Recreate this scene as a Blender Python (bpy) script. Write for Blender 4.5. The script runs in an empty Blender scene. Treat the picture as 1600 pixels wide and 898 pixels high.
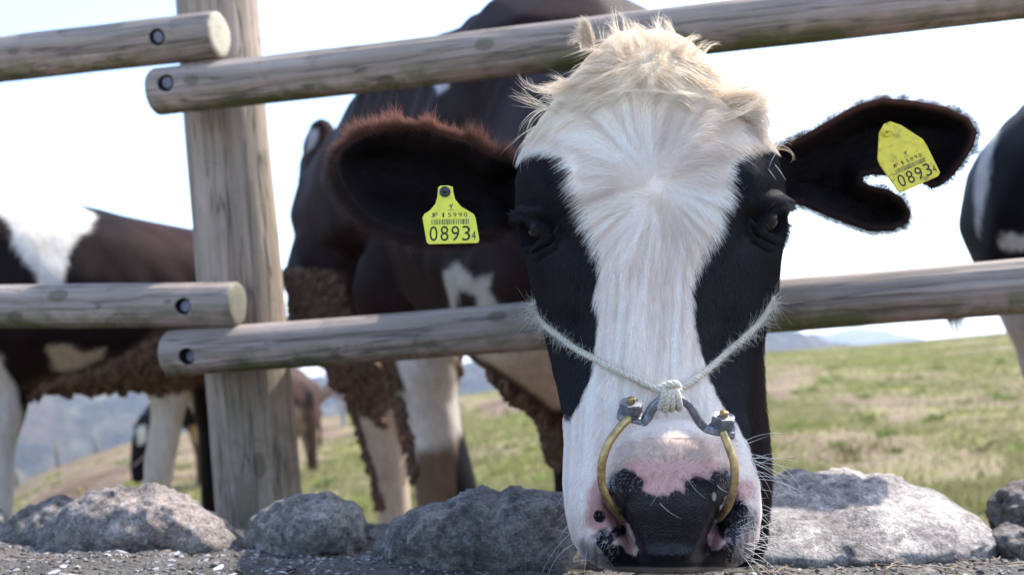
import bpy, bmesh, math, random
import numpy as np
from mathutils import Vector, Matrix
from mathutils.bvhtree import BVHTree
rad = math.radians
random.seed(7); rng = np.random.default_rng(7)
SC = bpy.context.scene; COL = SC.collection

# ------------------------------------------------------------------ camera, world, sun, exposure
CAM = np.array([0.0, 0.0, 0.70]); FPX = 1556.0
PITCH = rad(5.5); ROLL = rad(5.0)
F_ = np.array([0, math.cos(PITCH), math.sin(PITCH)])
R0 = np.array([1.0, 0, 0]); U0 = np.cross(R0, F_)
R_ = R0*math.cos(ROLL) - U0*math.sin(ROLL)
U_ = U0*math.cos(ROLL) + R0*math.sin(ROLL)
U_ = np.cross(R_, F_)
cd = bpy.data.cameras.new("camera"); cam = bpy.data.objects.new("camera", cd); COL.objects.link(cam)
cd.sensor_width = 36; cd.lens = 36*FPX/1600; cd.clip_start = 0.02; cd.clip_end = 12000
m = Matrix(((R_[0], U_[0], -F_[0], CAM[0]), (R_[1], U_[1], -F_[1], CAM[1]), (R_[2], U_[2], -F_[2], CAM[2]), (0, 0, 0, 1)))
cam.matrix_world = m; SC.camera = cam
cd.dof.use_dof = True; cd.dof.focus_distance = 0.87; cd.dof.aperture_fstop = 5.6; cd.dof.aperture_blades = 0

SUN_EL, SUN_AZ = 47.0, 60.0        # degrees; azimuth to the right of +Y
w = bpy.data.worlds.new("World"); SC.world = w; w.use_nodes = True
nt = w.node_tree; nt.nodes.clear()
sky = nt.nodes.new("ShaderNodeTexSky"); sky.sky_type = 'NISHITA'; sky.sun_disc = False
sky.sun_elevation = rad(SUN_EL); sky.sun_rotation = rad(SUN_AZ); sky.air_density = 1.0; sky.dust_density = 1.0; sky.ozone_density = 1.0
bg = nt.nodes.new("ShaderNodeBackground"); bg.inputs[1].default_value = 0.15
wo = nt.nodes.new("ShaderNodeOutputWorld")
nt.links.new(sky.outputs[0], bg.inputs[0]); nt.links.new(bg.outputs[0], wo.inputs[0])
sl = bpy.data.lights.new("sun", 'SUN'); sl.energy = 2.8; sl.angle = rad(0.5); sl.color = (1, 0.95, 0.86)
so = bpy.data.objects.new("sun", sl); COL.objects.link(so)
sd = Vector((math.sin(rad(SUN_AZ))*math.cos(rad(SUN_EL)), math.cos(rad(SUN_AZ))*math.cos(rad(SUN_EL)), math.sin(rad(SUN_EL))))
so.rotation_euler = sd.to_track_quat('Z', 'Y').to_euler()
SC.view_settings.view_transform = 'Standard'; SC.view_settings.look = 'None'
SC.view_settings.exposure = 1.80; SC.view_settings.gamma = 1.0
SC.render.engine = 'CYCLES'
SC.cycles.max_bounces = 8; SC.cycles.transparent_max_bounces = 4; SC.cycles.transmission_bounces = 4
SC.cycles.volume_bounces = 1; SC.cycles.volume_step_rate = 4
SC.cycles.caustics_reflective = False; SC.cycles.caustics_refractive = False

def P(px, py, d):
    px = np.asarray(px, float); py = np.asarray(py, float); d = np.asarray(d, float)
    a = (px-800)/FPX*d; b = (449-py)/FPX*d
    return CAM + d[..., None]*F_ + a[..., None]*R_ + b[..., None]*U_
def pix(p):
    q = np.asarray(p) - CAM; d = q@F_
    return 800+FPX*(q@R_)/d, 449-FPX*(q@U_)/d, d

# ------------------------------------------------------------------ noise and masks
def _h(i, j, k, s):
    n = (i*374761393 + j*668265263 + k*2147483647 + s*1274126177) & 0xffffffff
    n = ((n ^ (n >> 13))*1274126177) & 0xffffffff
    n = (n ^ (n >> 16)) & 0xffffffff
    return n/4294967295.0
def vnoise(p, s=0):
    p = np.asarray(p, float); f = np.floor(p); i = f.astype(np.int64); t = p-f; t = t*t*(3-2*t)
    if p.shape[-1] == 2:
        i = np.concatenate([i, np.zeros(i.shape[:-1]+(1,), np.int64)], -1); t = np.concatenate([t, np.zeros(t.shape[:-1]+(1,))], -1)
    r = 0
    for a in (0, 1):
        for b in (0, 1):
            for c in (0, 1):
                wgt = (t[..., 0] if a else 1-t[..., 0])*(t[..., 1] if b else 1-t[..., 1])*(t[..., 2] if c else 1-t[..., 2])
                r = r + wgt*_h(i[..., 0]+a, i[..., 1]+b, i[..., 2]+c, s)
    return r*2-1
def fbm(p, o=4, s=0):
    r = 0; a = 0.5
    for k in range(o):
        r = r + a*vnoise(np.asarray(p)*(2**k)+17.3*k, s+k); a *= .5
    return r
def ss(a, b, x):
    t = np.clip((x-a)/(b-a), 0, 1); return t*t*(3-2*t)
def sdpoly(x, y, poly):                       # signed distance, positive inside
    poly = np.asarray(poly, float); d = np.full(np.shape(x), 1e18); ins = np.zeros(np.shape(x), bool)
    for k in range(len(poly)):
        ax, ay = poly[k]; bx, by = poly[(k+1) % len(poly)]
        ex, ey = bx-ax, by-ay; wx, wy = x-ax, y-ay
        t = np.clip((wx*ex+wy*ey)/(ex*ex+ey*ey+1e-12), 0, 1)
        d = np.minimum(d, (wx-ex*t)**2+(wy-ey*t)**2)
        c = ((ay > y) != (by > y)) & (x < (bx-ax)*(y-ay)/((by-ay) if by != ay else 1e-9)+ax)
        ins ^= c
    d = np.sqrt(d); return np.where(ins, d, -d)
def mixc(a, b, t): return a*(1-t[..., None])+np.asarray(b, float)*t[..., None]

# ------------------------------------------------------------------ object helpers
def link(o, parent=None):
    COL.objects.link(o)
    if parent is not None: o.parent = parent
    return o
def tag(o, label=None, cat=None, group=None, kind=None):
    if label: o['label'] = label
    if cat: o['category'] = cat
    if group: o['group'] = group
    if kind: o['kind'] = kind
    return o
def empty(name, loc=(0, 0, 0)):
    o = bpy.data.objects.new(name, None); o.location = loc; o.empty_display_size = .1; return link(o)
def setparent(o, par):
    o.parent = par
    o.matrix_parent_inverse = Matrix.Translation(par.location).inverted() if par.type == 'EMPTY' else par.matrix_world.inverted()
    return o
def mesh_obj(name, V, F, mat=None, parent=None, col=None, extra=None, smooth=True, kind=None):
    me = bpy.data.meshes.new(name)
    V = np.asarray(V, float)
    me.from_pydata(V.tolist(), [], F if isinstance(F, list) else F.tolist()); me.update()
    if smooth: me.polygons.foreach_set('use_smooth', [True]*len(me.polygons))
    if col is not None:
        a = me.color_attributes.new('Col', 'FLOAT_COLOR', 'POINT')
        c = np.ones((len(V), 4)); c[:, :3] = col; a.data.foreach_set('color', c.ravel())
    for k, v in (extra or {}).items():
        a = me.attributes.new(k, 'FLOAT', 'POINT'); a.data.foreach_set('value', np.asarray(v, float))
    if mat: me.materials.append(mat)
    o = bpy.data.objects.new(name, me); COL.objects.link(o)
    if parent is not None: setparent(o, parent)
    if kind: o['kind'] = kind
    return o
def geo(fn):                                   # bmesh -> arrays
    bm = bmesh.new(); fn(bm); V = [tuple(v.co) for v in bm.verts]; bm.verts.index_update(); F = [[v.index for v in f.verts] for f in bm.faces]; bm.free()
    return np.array(V), F
def ico(sub): return geo(lambda bm: bmesh.ops.create_icosphere(bm, subdivisions=sub, radius=1))
ICO1, ICO2, ICO3, ICO4 = ico(1), ico(2), ico(3), ico(5)
def cat(parts):
    Vs = []; Fs = []; n = 0
    for V, F in parts:
        Vs.append(V); Fs += [[i+n for i in f] for f in F]; n += len(V)
    return np.concatenate(Vs), Fs
def tube(path, r, n=10, cap=True):
    path = np.asarray(path, float); r = np.broadcast_to(np.asarray(r, float), (len(path),))
    T = np.gradient(path, axis=0); T /= np.linalg.norm(T, axis=1)[:, None]+1e-12
    up = np.array([0, 0, 1.0]) if abs(T[0][2]) < .9 else np.array([1.0, 0, 0])
    N = np.cross(T[0], up); N /= np.linalg.norm(N); V = []
    for k in range(len(path)):
        N = N-T[k]*(N@T[k]); N /= np.linalg.norm(N); B = np.cross(T[k], N)
        a = np.arange(n)*2*math.pi/n
        V.append(path[k]+r[k]*(np.cos(a)[:, None]*N+np.sin(a)[:, None]*B))
    V = np.concatenate(V); F = []
    for k in range(len(path)-1):
        for j in range(n):
            F.append([k*n+j, k*n+(j+1) % n, (k+1)*n+(j+1) % n, (k+1)*n+j])
    if cap: F.append(list(range(n))[::-1]); F.append([(len(path)-1)*n+j for j in range(n)])
    return V, F
def hair_obj(name, pts, radii, colr, mat, parent=None):      # pts (N,k,3)
    N, k, _ = pts.shape
    hc = bpy.data.hair_curves.new(name); hc.add_curves([k]*N)
    hc.attributes['position'].data.foreach_set('vector', pts.astype(np.float32).ravel())
    a = hc.attributes.get('radius') or hc.attributes.new('radius', 'FLOAT', 'POINT')
    a.data.foreach_set('value', np.asarray(radii, np.float32).ravel())
    a = hc.attributes.new('Col', 'FLOAT_COLOR', 'CURVE'); c = np.ones((N, 4), np.float32); c[:, :3] = colr
    a.data.foreach_set('color', c.ravel())
    hc.materials.append(mat)
    o = bpy.data.objects.new(name, hc); COL.objects.link(o)
    if parent is not None: setparent(o, parent)
    o['kind'] = 'stuff'
    return o

# ------------------------------------------------------------------ materials
class NT:
    def __init__(s, name):
        s.m = bpy.data.materials.new(name); s.m.use_nodes = True; s.t = s.m.node_tree; s.n = s.t.nodes
        s.b = s.n['Principled BSDF']; s.out = s.n['Material Output']
    def new(s, t, **kw):
        x = s.n.new(t)
        for k, v in kw.items():
            if k.startswith('_'): setattr(x, k[1:], v)
            else: x.inputs[k.replace('__', ' ')].default_value = v
        return x
    def l(s, a, b): s.t.links.new(a, b)
    def ramp(s, src, stops):
        r = s.n.new('ShaderNodeValToRGB'); e = r.color_ramp.elements
        while len(e) < len(stops): e.new(.5)
        for k, (p, c) in enumerate(stops): e[k].position = p; e[k].color = (*c, 1) if len(c) == 3 else c
        s.l(src, r.inputs[0]); return r.outputs[0]
    def noise(s, scale, detail=4, rough=.55, vec=None, dist=0):
        x = s.new('ShaderNodeTexNoise', Scale=scale, Detail=detail, Roughness=rough, Distortion=dist)
        if vec is not None: s.l(vec, x.inputs['Vector'])
        return x.outputs['Fac']
    def mapping(s, sc, kind='Object', rot=(0, 0, 0)):
        tc = s.new('ShaderNodeTexCoord'); mp = s.new('ShaderNodeMapping'); mp.inputs['Scale'].default_value = sc; mp.inputs['Rotation'].default_value = rot
        s.l(tc.outputs[kind], mp.inputs[0]); return mp.outputs[0]
    def mix(s, f, a, b, mode='MIX'):
        x = s.new('ShaderNodeMix'); x.data_type = 'RGBA'; x.blend_type = mode
        for v, i in ((f, 0), (a, 6), (b, 7)):
            if isinstance(v, (int, float)): x.inputs[i].default_value = v
            elif isinstance(v, tuple): x.inputs[i].default_value = (*v, 1)
            else: s.l(v, x.inputs[i])
        return x.outputs[2]
    def math(s, op, a, b=0.0):
        x = s.new('ShaderNodeMath'); x.operation = op
        for v, i in ((a, 0), (b, 1)):
            if isinstance(v, (int, float)): x.inputs[i].default_value = v
            else: s.l(v, x.inputs[i])
        return x.outputs[0]
    def bump(s, h, strength=.5, dist=.01):
        x = s.new('ShaderNodeBump', Strength=strength, Distance=dist); s.l(h, x.inputs['Height']); s.l(x.outputs[0], s.b.inputs['Normal']); return x
    def attr(s, name):
        x = s.new('ShaderNodeAttribute'); x.attribute_name = name; return x
def simple(name, col, rough=.5, metal=0., spec=.5):
    t = NT(name); t.b.inputs['Base Color'].default_value = (*col, 1); t.b.inputs['Roughness'].default_value = rough
    t.b.inputs['Metallic'].default_value = metal; t.b.inputs['Specular IOR Level'].default_value = spec
    return t

def mat_head():
    t = NT('cow_skin'); a = t.attr('Col'); pad = t.attr('pad')
    n = t.noise(900, 3, .6, t.mapping((1, 1, 1)))
    t.l(t.mix(.35, a.outputs['Color'], t.ramp(n, [(0.3, (.55, .55, .55)), (.7, (1, 1, 1))]), 'MULTIPLY'), t.b.inputs['Base Color'])
    t.l(t.math('SUBTRACT', .75, t.math('MULTIPLY', pad.outputs['Fac'], .43)), t.b.inputs['Roughness'])
    v = t.new('ShaderNodeTexVoronoi', Scale=620.0); t.l(t.mapping((1, 1, 1)), v.inputs['Vector'])
    h = t.math('ADD', t.math('MULTIPLY', t.math('MULTIPLY', v.outputs['Distance'], -1.0), pad.outputs['Fac']), t.math('MULTIPLY', n, .4))
    t.bump(h, .6, .0008); t.l(t.math('ADD', .06, t.math('MULTIPLY', pad.outputs['Fac'], .15)), t.b.inputs['Specular IOR Level'])
    return t.m
def mat_coat():
    t = NT('cow_coat'); a = t.attr('Col'); mp = t.mapping((1, 1, .35))
    n = t.noise(60, 6, .65, mp); n2 = t.noise(9, 3, .5, t.mapping((1, 1, .6)))
    c = t.mix(.5, a.outputs['Color'], t.ramp(n, [(.3, (.45, .42, .40)), (.65, (1, 1, 1))]), 'MULTIPLY')
    c = t.mix(.35, c, t.ramp(n2, [(.35, (.6, .52, .46)), (.6, (1, 1, 1))]), 'MULTIPLY')
    t.l(c, t.b.inputs['Base Color']); t.b.inputs['Roughness'].default_value = .6
    t.b.inputs['Specular IOR Level'].default_value = .06
    t.bump(t.math('ADD', n, t.noise(250, 2, .6, mp)), .4, .004)
    return t.m
def mat_hair(trans=.35, spec=.12, rough=.35):
    t = NT('cow_hair'); t.n.remove(t.b); a = t.attr('Col')
    d = t.new('ShaderNodeBsdfDiffuse'); tr = t.new('ShaderNodeBsdfTranslucent'); g = t.new('ShaderNodeBsdfGlossy', Roughness=rough)
    g.inputs['Color'].default_value = (.9, .9, .95, 1)
    t.l(a.outputs['Color'], d.inputs['Color']); t.l(a.outputs['Color'], tr.inputs['Color'])
    m1 = t.new('ShaderNodeMixShader'); m1.inputs[0].default_value = trans
    t.l(d.outputs[0], m1.inputs[1]); t.l(tr.outputs[0], m1.inputs[2])
    m2 = t.new('ShaderNodeMixShader'); m2.inputs[0].default_value = spec
    t.l(m1.outputs[0], m2.inputs[1]); t.l(g.outputs[0], m2.inputs[2]); t.l(m2.outputs[0], t.out.inputs[0])
    return t.m
def mat_wood(name, axis_scale, tint=(1, 1, 1), green=.5, e1=(.42, .385, .30), e2=(.24, .20, .14)):
    t = NT(name)
    mp = t.mapping(axis_scale)
    g1 = t.noise(1.0, 7, .7, mp, .6)
    g2 = t.noise(3.2, 3, .6, mp, .3)
    base = t.ramp(g1, [(.22, tuple(x*y for x, y in zip((.12, .105, .095), tint))), (.42, tuple(x*y for x, y in zip((.27, .245, .225), tint))), (.62, tuple(x*y for x, y in zip((.40, .37, .345), tint))), (.85, tuple(x*y for x, y in zip((.50, .47, .44), tint)))])
    c = t.mix(.5, base, t.ramp(g2, [(.3, (.6, .58, .56)), (.6, (1, 1, 1))]), 'MULTIPLY')
    # brown weathering streaks
    br = t.noise(.55, 4, .6, mp, 1.0)
    c = t.mix(t.ramp(br, [(.55, (0, 0, 0)), (.75, (.55, .55, .55))]), c, (.24, .155, .10))
    # knots
    kn = t.attr('knot')
    w = t.new('ShaderNodeMath'); w.operation = 'SINE'; t.l(t.math('MULTIPLY', kn.outputs['Fac'], 30.0), w.inputs[0])
    rings = t.math('MULTIPLY', t.math('MULTIPLY', w.outputs[0], .35), kn.outputs['Fac'])
    c = t.mix(t.math('MULTIPLY', t.math('GREATER_THAN', kn.outputs['Fac'], .62), .65), c, (.09, .065, .05))
    c = t.mix(t.math('ABSOLUTE', rings), c, (.15, .11, .08))
    # algae: grows where the attribute 'under' says the timber stays damp
    un = t.attr('under'); an = t.noise(11, 5, .65, t.mapping((1, 1, 1)), .5)
    am = t.math('MULTIPLY', t.ramp(an, [(.40, (0, 0, 0)), (.58, (1, 1, 1))]), t.math('ADD', t.math('MULTIPLY', un.outputs['Fac'], .8), .14))
    c = t.mix(t.math('MULTIPLY', am, green), c, (.085, .10, .03))
    dk = t.noise(26, 4, .7, t.mapping((1, 1, 1)), .8)
    c = t.mix(t.math('MULTIPLY', t.ramp(dk, [(.60, (0, 0, 0)), (.70, (1, 1, 1))]), .5), c, (.09, .09, .06))
    t.l(c, t.b.inputs['Base Color']); t.b.inputs['Roughness'].default_value = .8
    cr = t.noise(1.6, 2, .5, mp, .25); crack = t.math('ABSOLUTE', t.math('SUBTRACT', cr, .5))
    crk = t.ramp(crack, [(.0, (0, 0, 0)), (.022, (1, 1, 1))])
    c2 = t.mix(t.math('MULTIPLY', t.math('SUBTRACT', 1.0, crk), .8), c, (.05, .04, .035)); tc = t.new('ShaderNodeTexCoord'); sp = t.new('ShaderNodeSeparateXYZ'); t.l(tc.outputs['Object'], sp.inputs[0])
    rr = t.math('SQRT', t.math('ADD', t.math('POWER', sp.outputs['Y'], 2.0), t.math('POWER', sp.outputs['Z'], 2.0)))
    w2 = t.new('ShaderNodeMath'); w2.operation = 'SINE'; t.l(t.math('ADD', t.math('MULTIPLY', rr, 1400.0), t.math('MULTIPLY', t.noise(30, 2, .5, t.mapping((.2, 1, 1))), 5.0)), w2.inputs[0])
    eg = t.mix(t.math('MULTIPLY', t.math('ADD', w2.outputs[0], 1.0), .28), e1, e2); eg = t.mix(t.ramp(an, [(.45, (0, 0, 0)), (.7, (.7, .7, .7))]), eg, (.16, .16, .09))
    c2 = t.mix(t.attr('endgrain').outputs['Fac'], c2, eg); t.l(c2, t.b.inputs['Base Color'])
    t.bump(t.math('ADD', t.math('ADD', g1, t.math('MULTIPLY', g2, .4)), t.math('MULTIPLY', crk, .6)), .6, .004)
    return t.m
def mat_rock(name, tint, lich=.5, fine=1.0):
    t = NT(name); mp = t.mapping((1, 1, 1))
    n1 = t.noise(14, 8, .7, mp); n2 = t.noise(90*fine, 6, .75, mp); n3 = t.noise(330*fine, 3, .7, mp)
    c = t.ramp(n1, [(.34, tuple(x*.42 for x in tint)), (.5, tint), (.64, tuple(min(1, x*1.6) for x in tint))])
    c = t.mix(.85, c, t.ramp(n2, [(.35, (.35, .35, .38)), (.5, (.95, .93, .92)), (.62, (1.5, 1.48, 1.45))]), 'MULTIPLY')
    c = t.mix(.7, c, t.ramp(n3, [(.36, (.45, .45, .48)), (.6, (1.25, 1.25, 1.25))]), 'MULTIPLY')
    v = t.noise(42, 5, .7, mp, 1.2)
    c = t.mix(t.math('MULTIPLY', t.ramp(v, [(.56, (0, 0, 0)), (.64, (1, 1, 1))]), lich), c, (.44, .43, .41))
    c = t.mix(t.math('MULTIPLY', t.ramp(v, [(.30, (1, 1, 1)), (.38, (0, 0, 0))]), .6), c, (.035, .032, .03))
    t.l(c, t.b.inputs['Base Color']); t.b.inputs['Roughness'].default_value = .88
    t.bump(t.math('ADD', t.math('ADD', t.math('MULTIPLY', n1, .4), n2), t.math('MULTIPLY', n3, .5)), 1.0, .011)
    return t.m
def mat_ground():
    t = NT('pasture_ground'); mp = t.mapping((1, 1, 1))
    a = t.noise(.9, 7, .72, mp, .8); b = t.noise(6.5, 5, .75, mp); c_ = t.noise(45, 3, .7, mp)
    m_ = t.attr('green')
    v = t.math('ADD', t.math('ADD', t.math('MULTIPLY', a, .65), t.math('MULTIPLY', b, .35)), t.math('SUBTRACT', m_.outputs['Fac'], .48))
    c = t.ramp(v, [(.30, (.13, .08, .055)), (.40, (.25, .18, .125)), (.49, (.29, .24, .13)), (.58, (.285, .27, .085)), (.78, (.225, .245, .055))])
    c = t.mix(.6, c, t.ramp(c_, [(.3, (.5, .5, .5)), (.65, (1.2, 1.2, 1.2))]), 'MULTIPLY')
    t.l(c, t.b.inputs['Base Color']); t.b.inputs['Roughness'].default_value = .95; t.b.inputs['Specular IOR Level'].default_value = .1
    t.bump(t.math('ADD', b, c_), .7, .05)
    return t.m
def mat_hill():
    t = NT('forest_hill'); mp = t.mapping((1, 1, 1))
    a = t.noise(.016, 5, .6, mp); b = t.noise(.055, 6, .8, mp)
    c = t.ramp(b, [(.40, (.008, .012, .010)), (.52, (.035, .040, .026)), (.62, (.12, .11, .075))])
    c = t.mix(t.ramp(a, [(.48, (0, 0, 0)), (.62, (1, 1, 1))]), c, (.085, .065, .045))
    t.l(c, t.b.inputs['Base Color']); t.b.inputs['Roughness'].default_value = 1; t.bump(b, 1, 8)
    return t.m
M_HEAD, M_COAT = mat_head(), mat_coat()
M_HAIR = mat_hair(.42, .03, .45); M_HAIRD = mat_hair(.25, .02, .4)
M_RAIL = mat_wood('rail_timber', (1.2, 34, 34), (.98, .84, .79), 1.25)
M_RAILD = mat_wood('rail_timber_dark_end', (1.2, 34, 34), (.98, .84, .79), 1.25, (.17, .17, .13), (.10, .10, .07))
M_POST = mat_wood('post_timber', (26, 26, 1.4), (.98, .83, .72), 1.1)
def mud_mat():
    t = NT('dried_mud'); n = t.noise(70, 5, .7, t.mapping((1, 1, 1)))
    t.l(t.ramp(n, [(.3, (.035, .018, .010)), (.55, (.115, .062, .034)), (.75, (.21, .125, .07))]), t.b.inputs['Base Color'])
    t.b.inputs['Roughness'].default_value = .9; t.bump(n, .8, .006); return t.m
M_MUD = mud_mat()

# ------------------------------------------------------------------ terrain
SIL = np.array([(-900, 900), (-300, 840), (0, 775), (60, 741), (120, 718), (200, 692), (300, 674), (400, 662), (520, 650), (700, 622), (850, 598), (1210, 549), (1400, 535), (1600, 516), (1900, 480), (2500, 440)], float)
_d = P(SIL[:, 0], SIL[:, 1], np.ones(len(SIL)))-CAM
SAZ = np.arctan2(_d[:, 0], _d[:, 1]); SEL = _d[:, 2]/np.hypot(_d[:, 0], _d[:, 1])
def crest(az):
    D = np.interp(az, [rad(-32), rad(-10), rad(10), rad(30)], [24, 30, 42, 50]); return D, CAM[2]+np.interp(az, SAZ, SEL)*D
def ground_z(x, y):
    r = np.hypot(x, y); az = np.arctan2(x, y)
    D, zc = crest(np.clip(az, SAZ[0], SAZ[-1]))
    back = ss(rad(60), rad(110), np.abs(az)); zc = zc*(1-back)
    t = np.clip((r-3)/(D-3), 0, 1)
    q = np.stack([x, y], -1)
    z = zc*t + (.16*fbm(q*.25, 3, 5)*t*(1-t)*4*.8 + .035*fbm(q*1.7, 3, 9)*np.clip(r/4, 0, 1)*(1-ss(.9, 1, t)*.6))
    f = np.maximum(r-D, 0); z = z-(.22*f*f/(f+6))
    return np.maximum(z, -70+2*fbm(q*.01, 2, 3))
def polar(az0, az1, na, rs):
    az = np.linspace(az0, az1, na); A, Rr = np.meshgrid(az, rs, indexing='ij')
    return Rr*np.sin(A), Rr*np.cos(A)
def gridF(na, nr): 
    i = np.arange(na-1)[:, None]*nr+np.arange(nr-1)[None]; i = i.ravel()
    return np.stack([i, i+1, i+nr+1, i+nr], 1)
rs = np.concatenate([np.linspace(.02, 3, 8), np.geomspace(3.2, 60, 150), np.geomspace(63, 6000, 50)])
BARE = [([(1195, 575), (1260, 568), (1292, 580), (1270, 600), (1215, 616), (1195, 612)], 1.0), ([(1205, 690), (1330, 676), (1400, 690), (1560, 700), (1570, 745), (1450, 760), (1300, 742), (1205, 728)], .75), ([(1360, 640), (1420, 632), (1460, 648), (1400, 660)], .7), ([(720, 625), (850, 610), (870, 640), (760, 652)], .9),
        ([(0, 790), (0, 730), (200, 680), (330, 660), (520, 645), (560, 680), (480, 720), (330, 750), (200, 800)], 1.0), ([(470, 760), (600, 740), (600, 800), (480, 800)], .4)]
def green_at(x, y, z):
    q = np.stack([x, y], -1); px, py, dd = pix(np.stack([x, y, z], -1)); g = .5+.16*fbm(np.stack([x*.5, y*.22], -1), 4, 2)+.09*fbm(q*2.2, 3, 12)+.04*ss(2, 9, x)-.16*ss(5.2, 3.5, np.hypot(x, y)); nz = fbm(q*1.3, 3, 19)*26
    for poly, s in BARE: g = g-.13*s*ss(-10, 10, sdpoly(px, py, poly)+nz)*(dd > 0)
    return g
X, Y = polar(-math.pi, math.pi, 721, rs)
Z = ground_z(X, Y)
px_, py_, dd_ = pix(np.stack([X, Y, Z], -1)) if True else None
g = green_at(X, Y, Z)
gm = mesh_obj('pasture', np.stack([X, Y, Z], -1).reshape(-1, 3), gridF(721, len(rs)), mat_ground(), extra={'green': g.ravel()}, kind='structure')
tag(gm, 'grazed pasture, green and worn to brown soil, rising to the right')

def mountain(name, pts, D, mat, label, seed, lump):
    pts = np.array(pts, float); d = P(pts[:, 0], pts[:, 1], np.ones(len(pts)))-CAM
    a = np.arctan2(d[:, 0], d[:, 1]); e = d[:, 2]/np.hypot(d[:, 0], d[:, 1])
    az = np.linspace(a[0], a[-1], 420); rs = np.linspace(D*.55, D*1.25, 70)
    A, Rr = np.meshgrid(az, rs, indexing='ij'); X = Rr*np.sin(A); Y = Rr*np.cos(A)
    top = np.interp(A, a, e)*D+CAM[2]+70
    s = np.clip((Rr-D*.55)/(D*.45), 0, 1); f = np.where(Rr < D, np.sin(s*math.pi/2)**1.3, 1-ss(D, D*1.25, Rr))
    q = np.stack([X/D*9, Y/D*9], -1)
    Zz = -72+top*f*(1+.10*fbm(q*2, 4, seed))+lump*fbm(q*14, 3, seed+4)*f
    return tag(mesh_obj(name, np.stack([X, Y, Zz], -1).reshape(-1, 3), gridF(420, 70), mat, kind='structure'), label)
M_HILL = mat_hill()
mountain('wooded_hill', [(-1500, 560), (-500, 540), (0, 555), (200, 570), (400, 586), (560, 592), (700, 565), (900, 535), (1100, 512), (1210, 510), (1265, 514), (1330, 540), (1400, 570), (2300, 640)], 750, M_HILL, 'dark wooded hillside across the valley beyond the pasture', 3, 5)
mountain('distant_mountains', [(-1500, 700), (1000, 560), (1150, 530), (1290, 520), (1340, 514), (1385, 517), (1430, 528), (1500, 548), (1800, 560), (2600, 520)], 2600, M_HILL, 'pale blue mountain ridge on the far horizon', 8, 8)

# ------------------------------------------------------------------ wall top and stones
wall = empty('masonry_wall', tuple(P(800, 1000, 1.0)))
tag(wall, 'low mortared wall whose gritty top the cow rests its muzzle on', 'wall')
pa, pb, pc = P(200, 858, 1.22), P(1400, 882, 1.10), P(800, 1120, .50)
nrm = np.cross(pb-pa, pc-pa); nrm /= np.linalg.norm(nrm); nrm *= np.sign(nrm[2])
ex = pb-pa; ex /= np.linalg.norm(ex); ey = np.cross(nrm, ex)
O_ = (pa+pb)/2
if ey[1] < 0: ey = -ey
def wall_pt(u, v, h=0): 
    u = np.asarray(u, float); v = np.asarray(v, float); h = np.asarray(h, float)
    return O_+u[..., None]*ex+v[..., None]*ey+h[..., None]*nrm
def wall_h(u, v):
    q = np.stack([u, v], -1); return .010*fbm(q*9, 4, 31)+.0035*fbm(q*70, 3, 33)
nu, nv = 620, 330
uu = np.linspace(-1.6, 1.6, nu); vv = np.linspace(-1.15, .42, nv); UU, VV = np.meshgrid(uu, vv, indexing='ij')
HH = wall_h(UU, VV)-.9*np.clip((VV-.37)/.05, 0, 1)**2
top = wall_pt(UU, VV, HH).reshape(-1, 3)
def mat_grit():
    t = NT('gritty_mortar'); mp = t.mapping((1, 1, 1)); n1 = t.noise(9, 5, .6, mp); n2 = t.noise(160, 5, .8, mp)
    v = t.new('ShaderNodeTexVoronoi', Scale=210.0); t.l(mp, v.inputs['Vector'])
    c = t.ramp(n1, [(.35, (.06, .050, .044)), (.6, (.12, .103, .092))])
    c = t.mix(.8, c, t.ramp(n2, [(.35, (.4, .4, .4)), (.62, (1.5, 1.5, 1.5))]), 'MULTIPLY')
    t.l(c, t.b.inputs['Base Color']); t.b.inputs['Roughness'].default_value = .85
    t.bump(t.math('ADD', n2, v.outputs['Distance']), .9, .004); return t.m
mesh_obj('wall_top', top, gridF(nu, nv), mat_grit(), wall)
def mat_bounce_slab():
    t = NT('pale_bounce_slab'); n = t.noise(6, 6, .7, t.mapping((1, 1, 1))); t.l(t.ramp(n, [(.3, (.36, .33, .29)), (.7, (.50, .47, .42))]), t.b.inputs['Base Color']); t.b.inputs['Roughness'].default_value = .9; t.bump(n, .4, .01); return t.m
px0, py0 = np.meshgrid(np.linspace(-14, 14, 60), np.linspace(-9, -.16, 40), indexing='ij')
tag(mesh_obj('path', np.stack([px0, py0, .05+.004*fbm(np.stack([px0, py0], -1)*2, 3, 4)], -1).reshape(-1, 3), gridF(60, 40), mat_bounce_slab(), kind='structure'), 'unseen pale slab added on the near side of the wall to bounce light onto the face')  # unseen slab, added so its sunlit top bounces light onto the face
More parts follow.
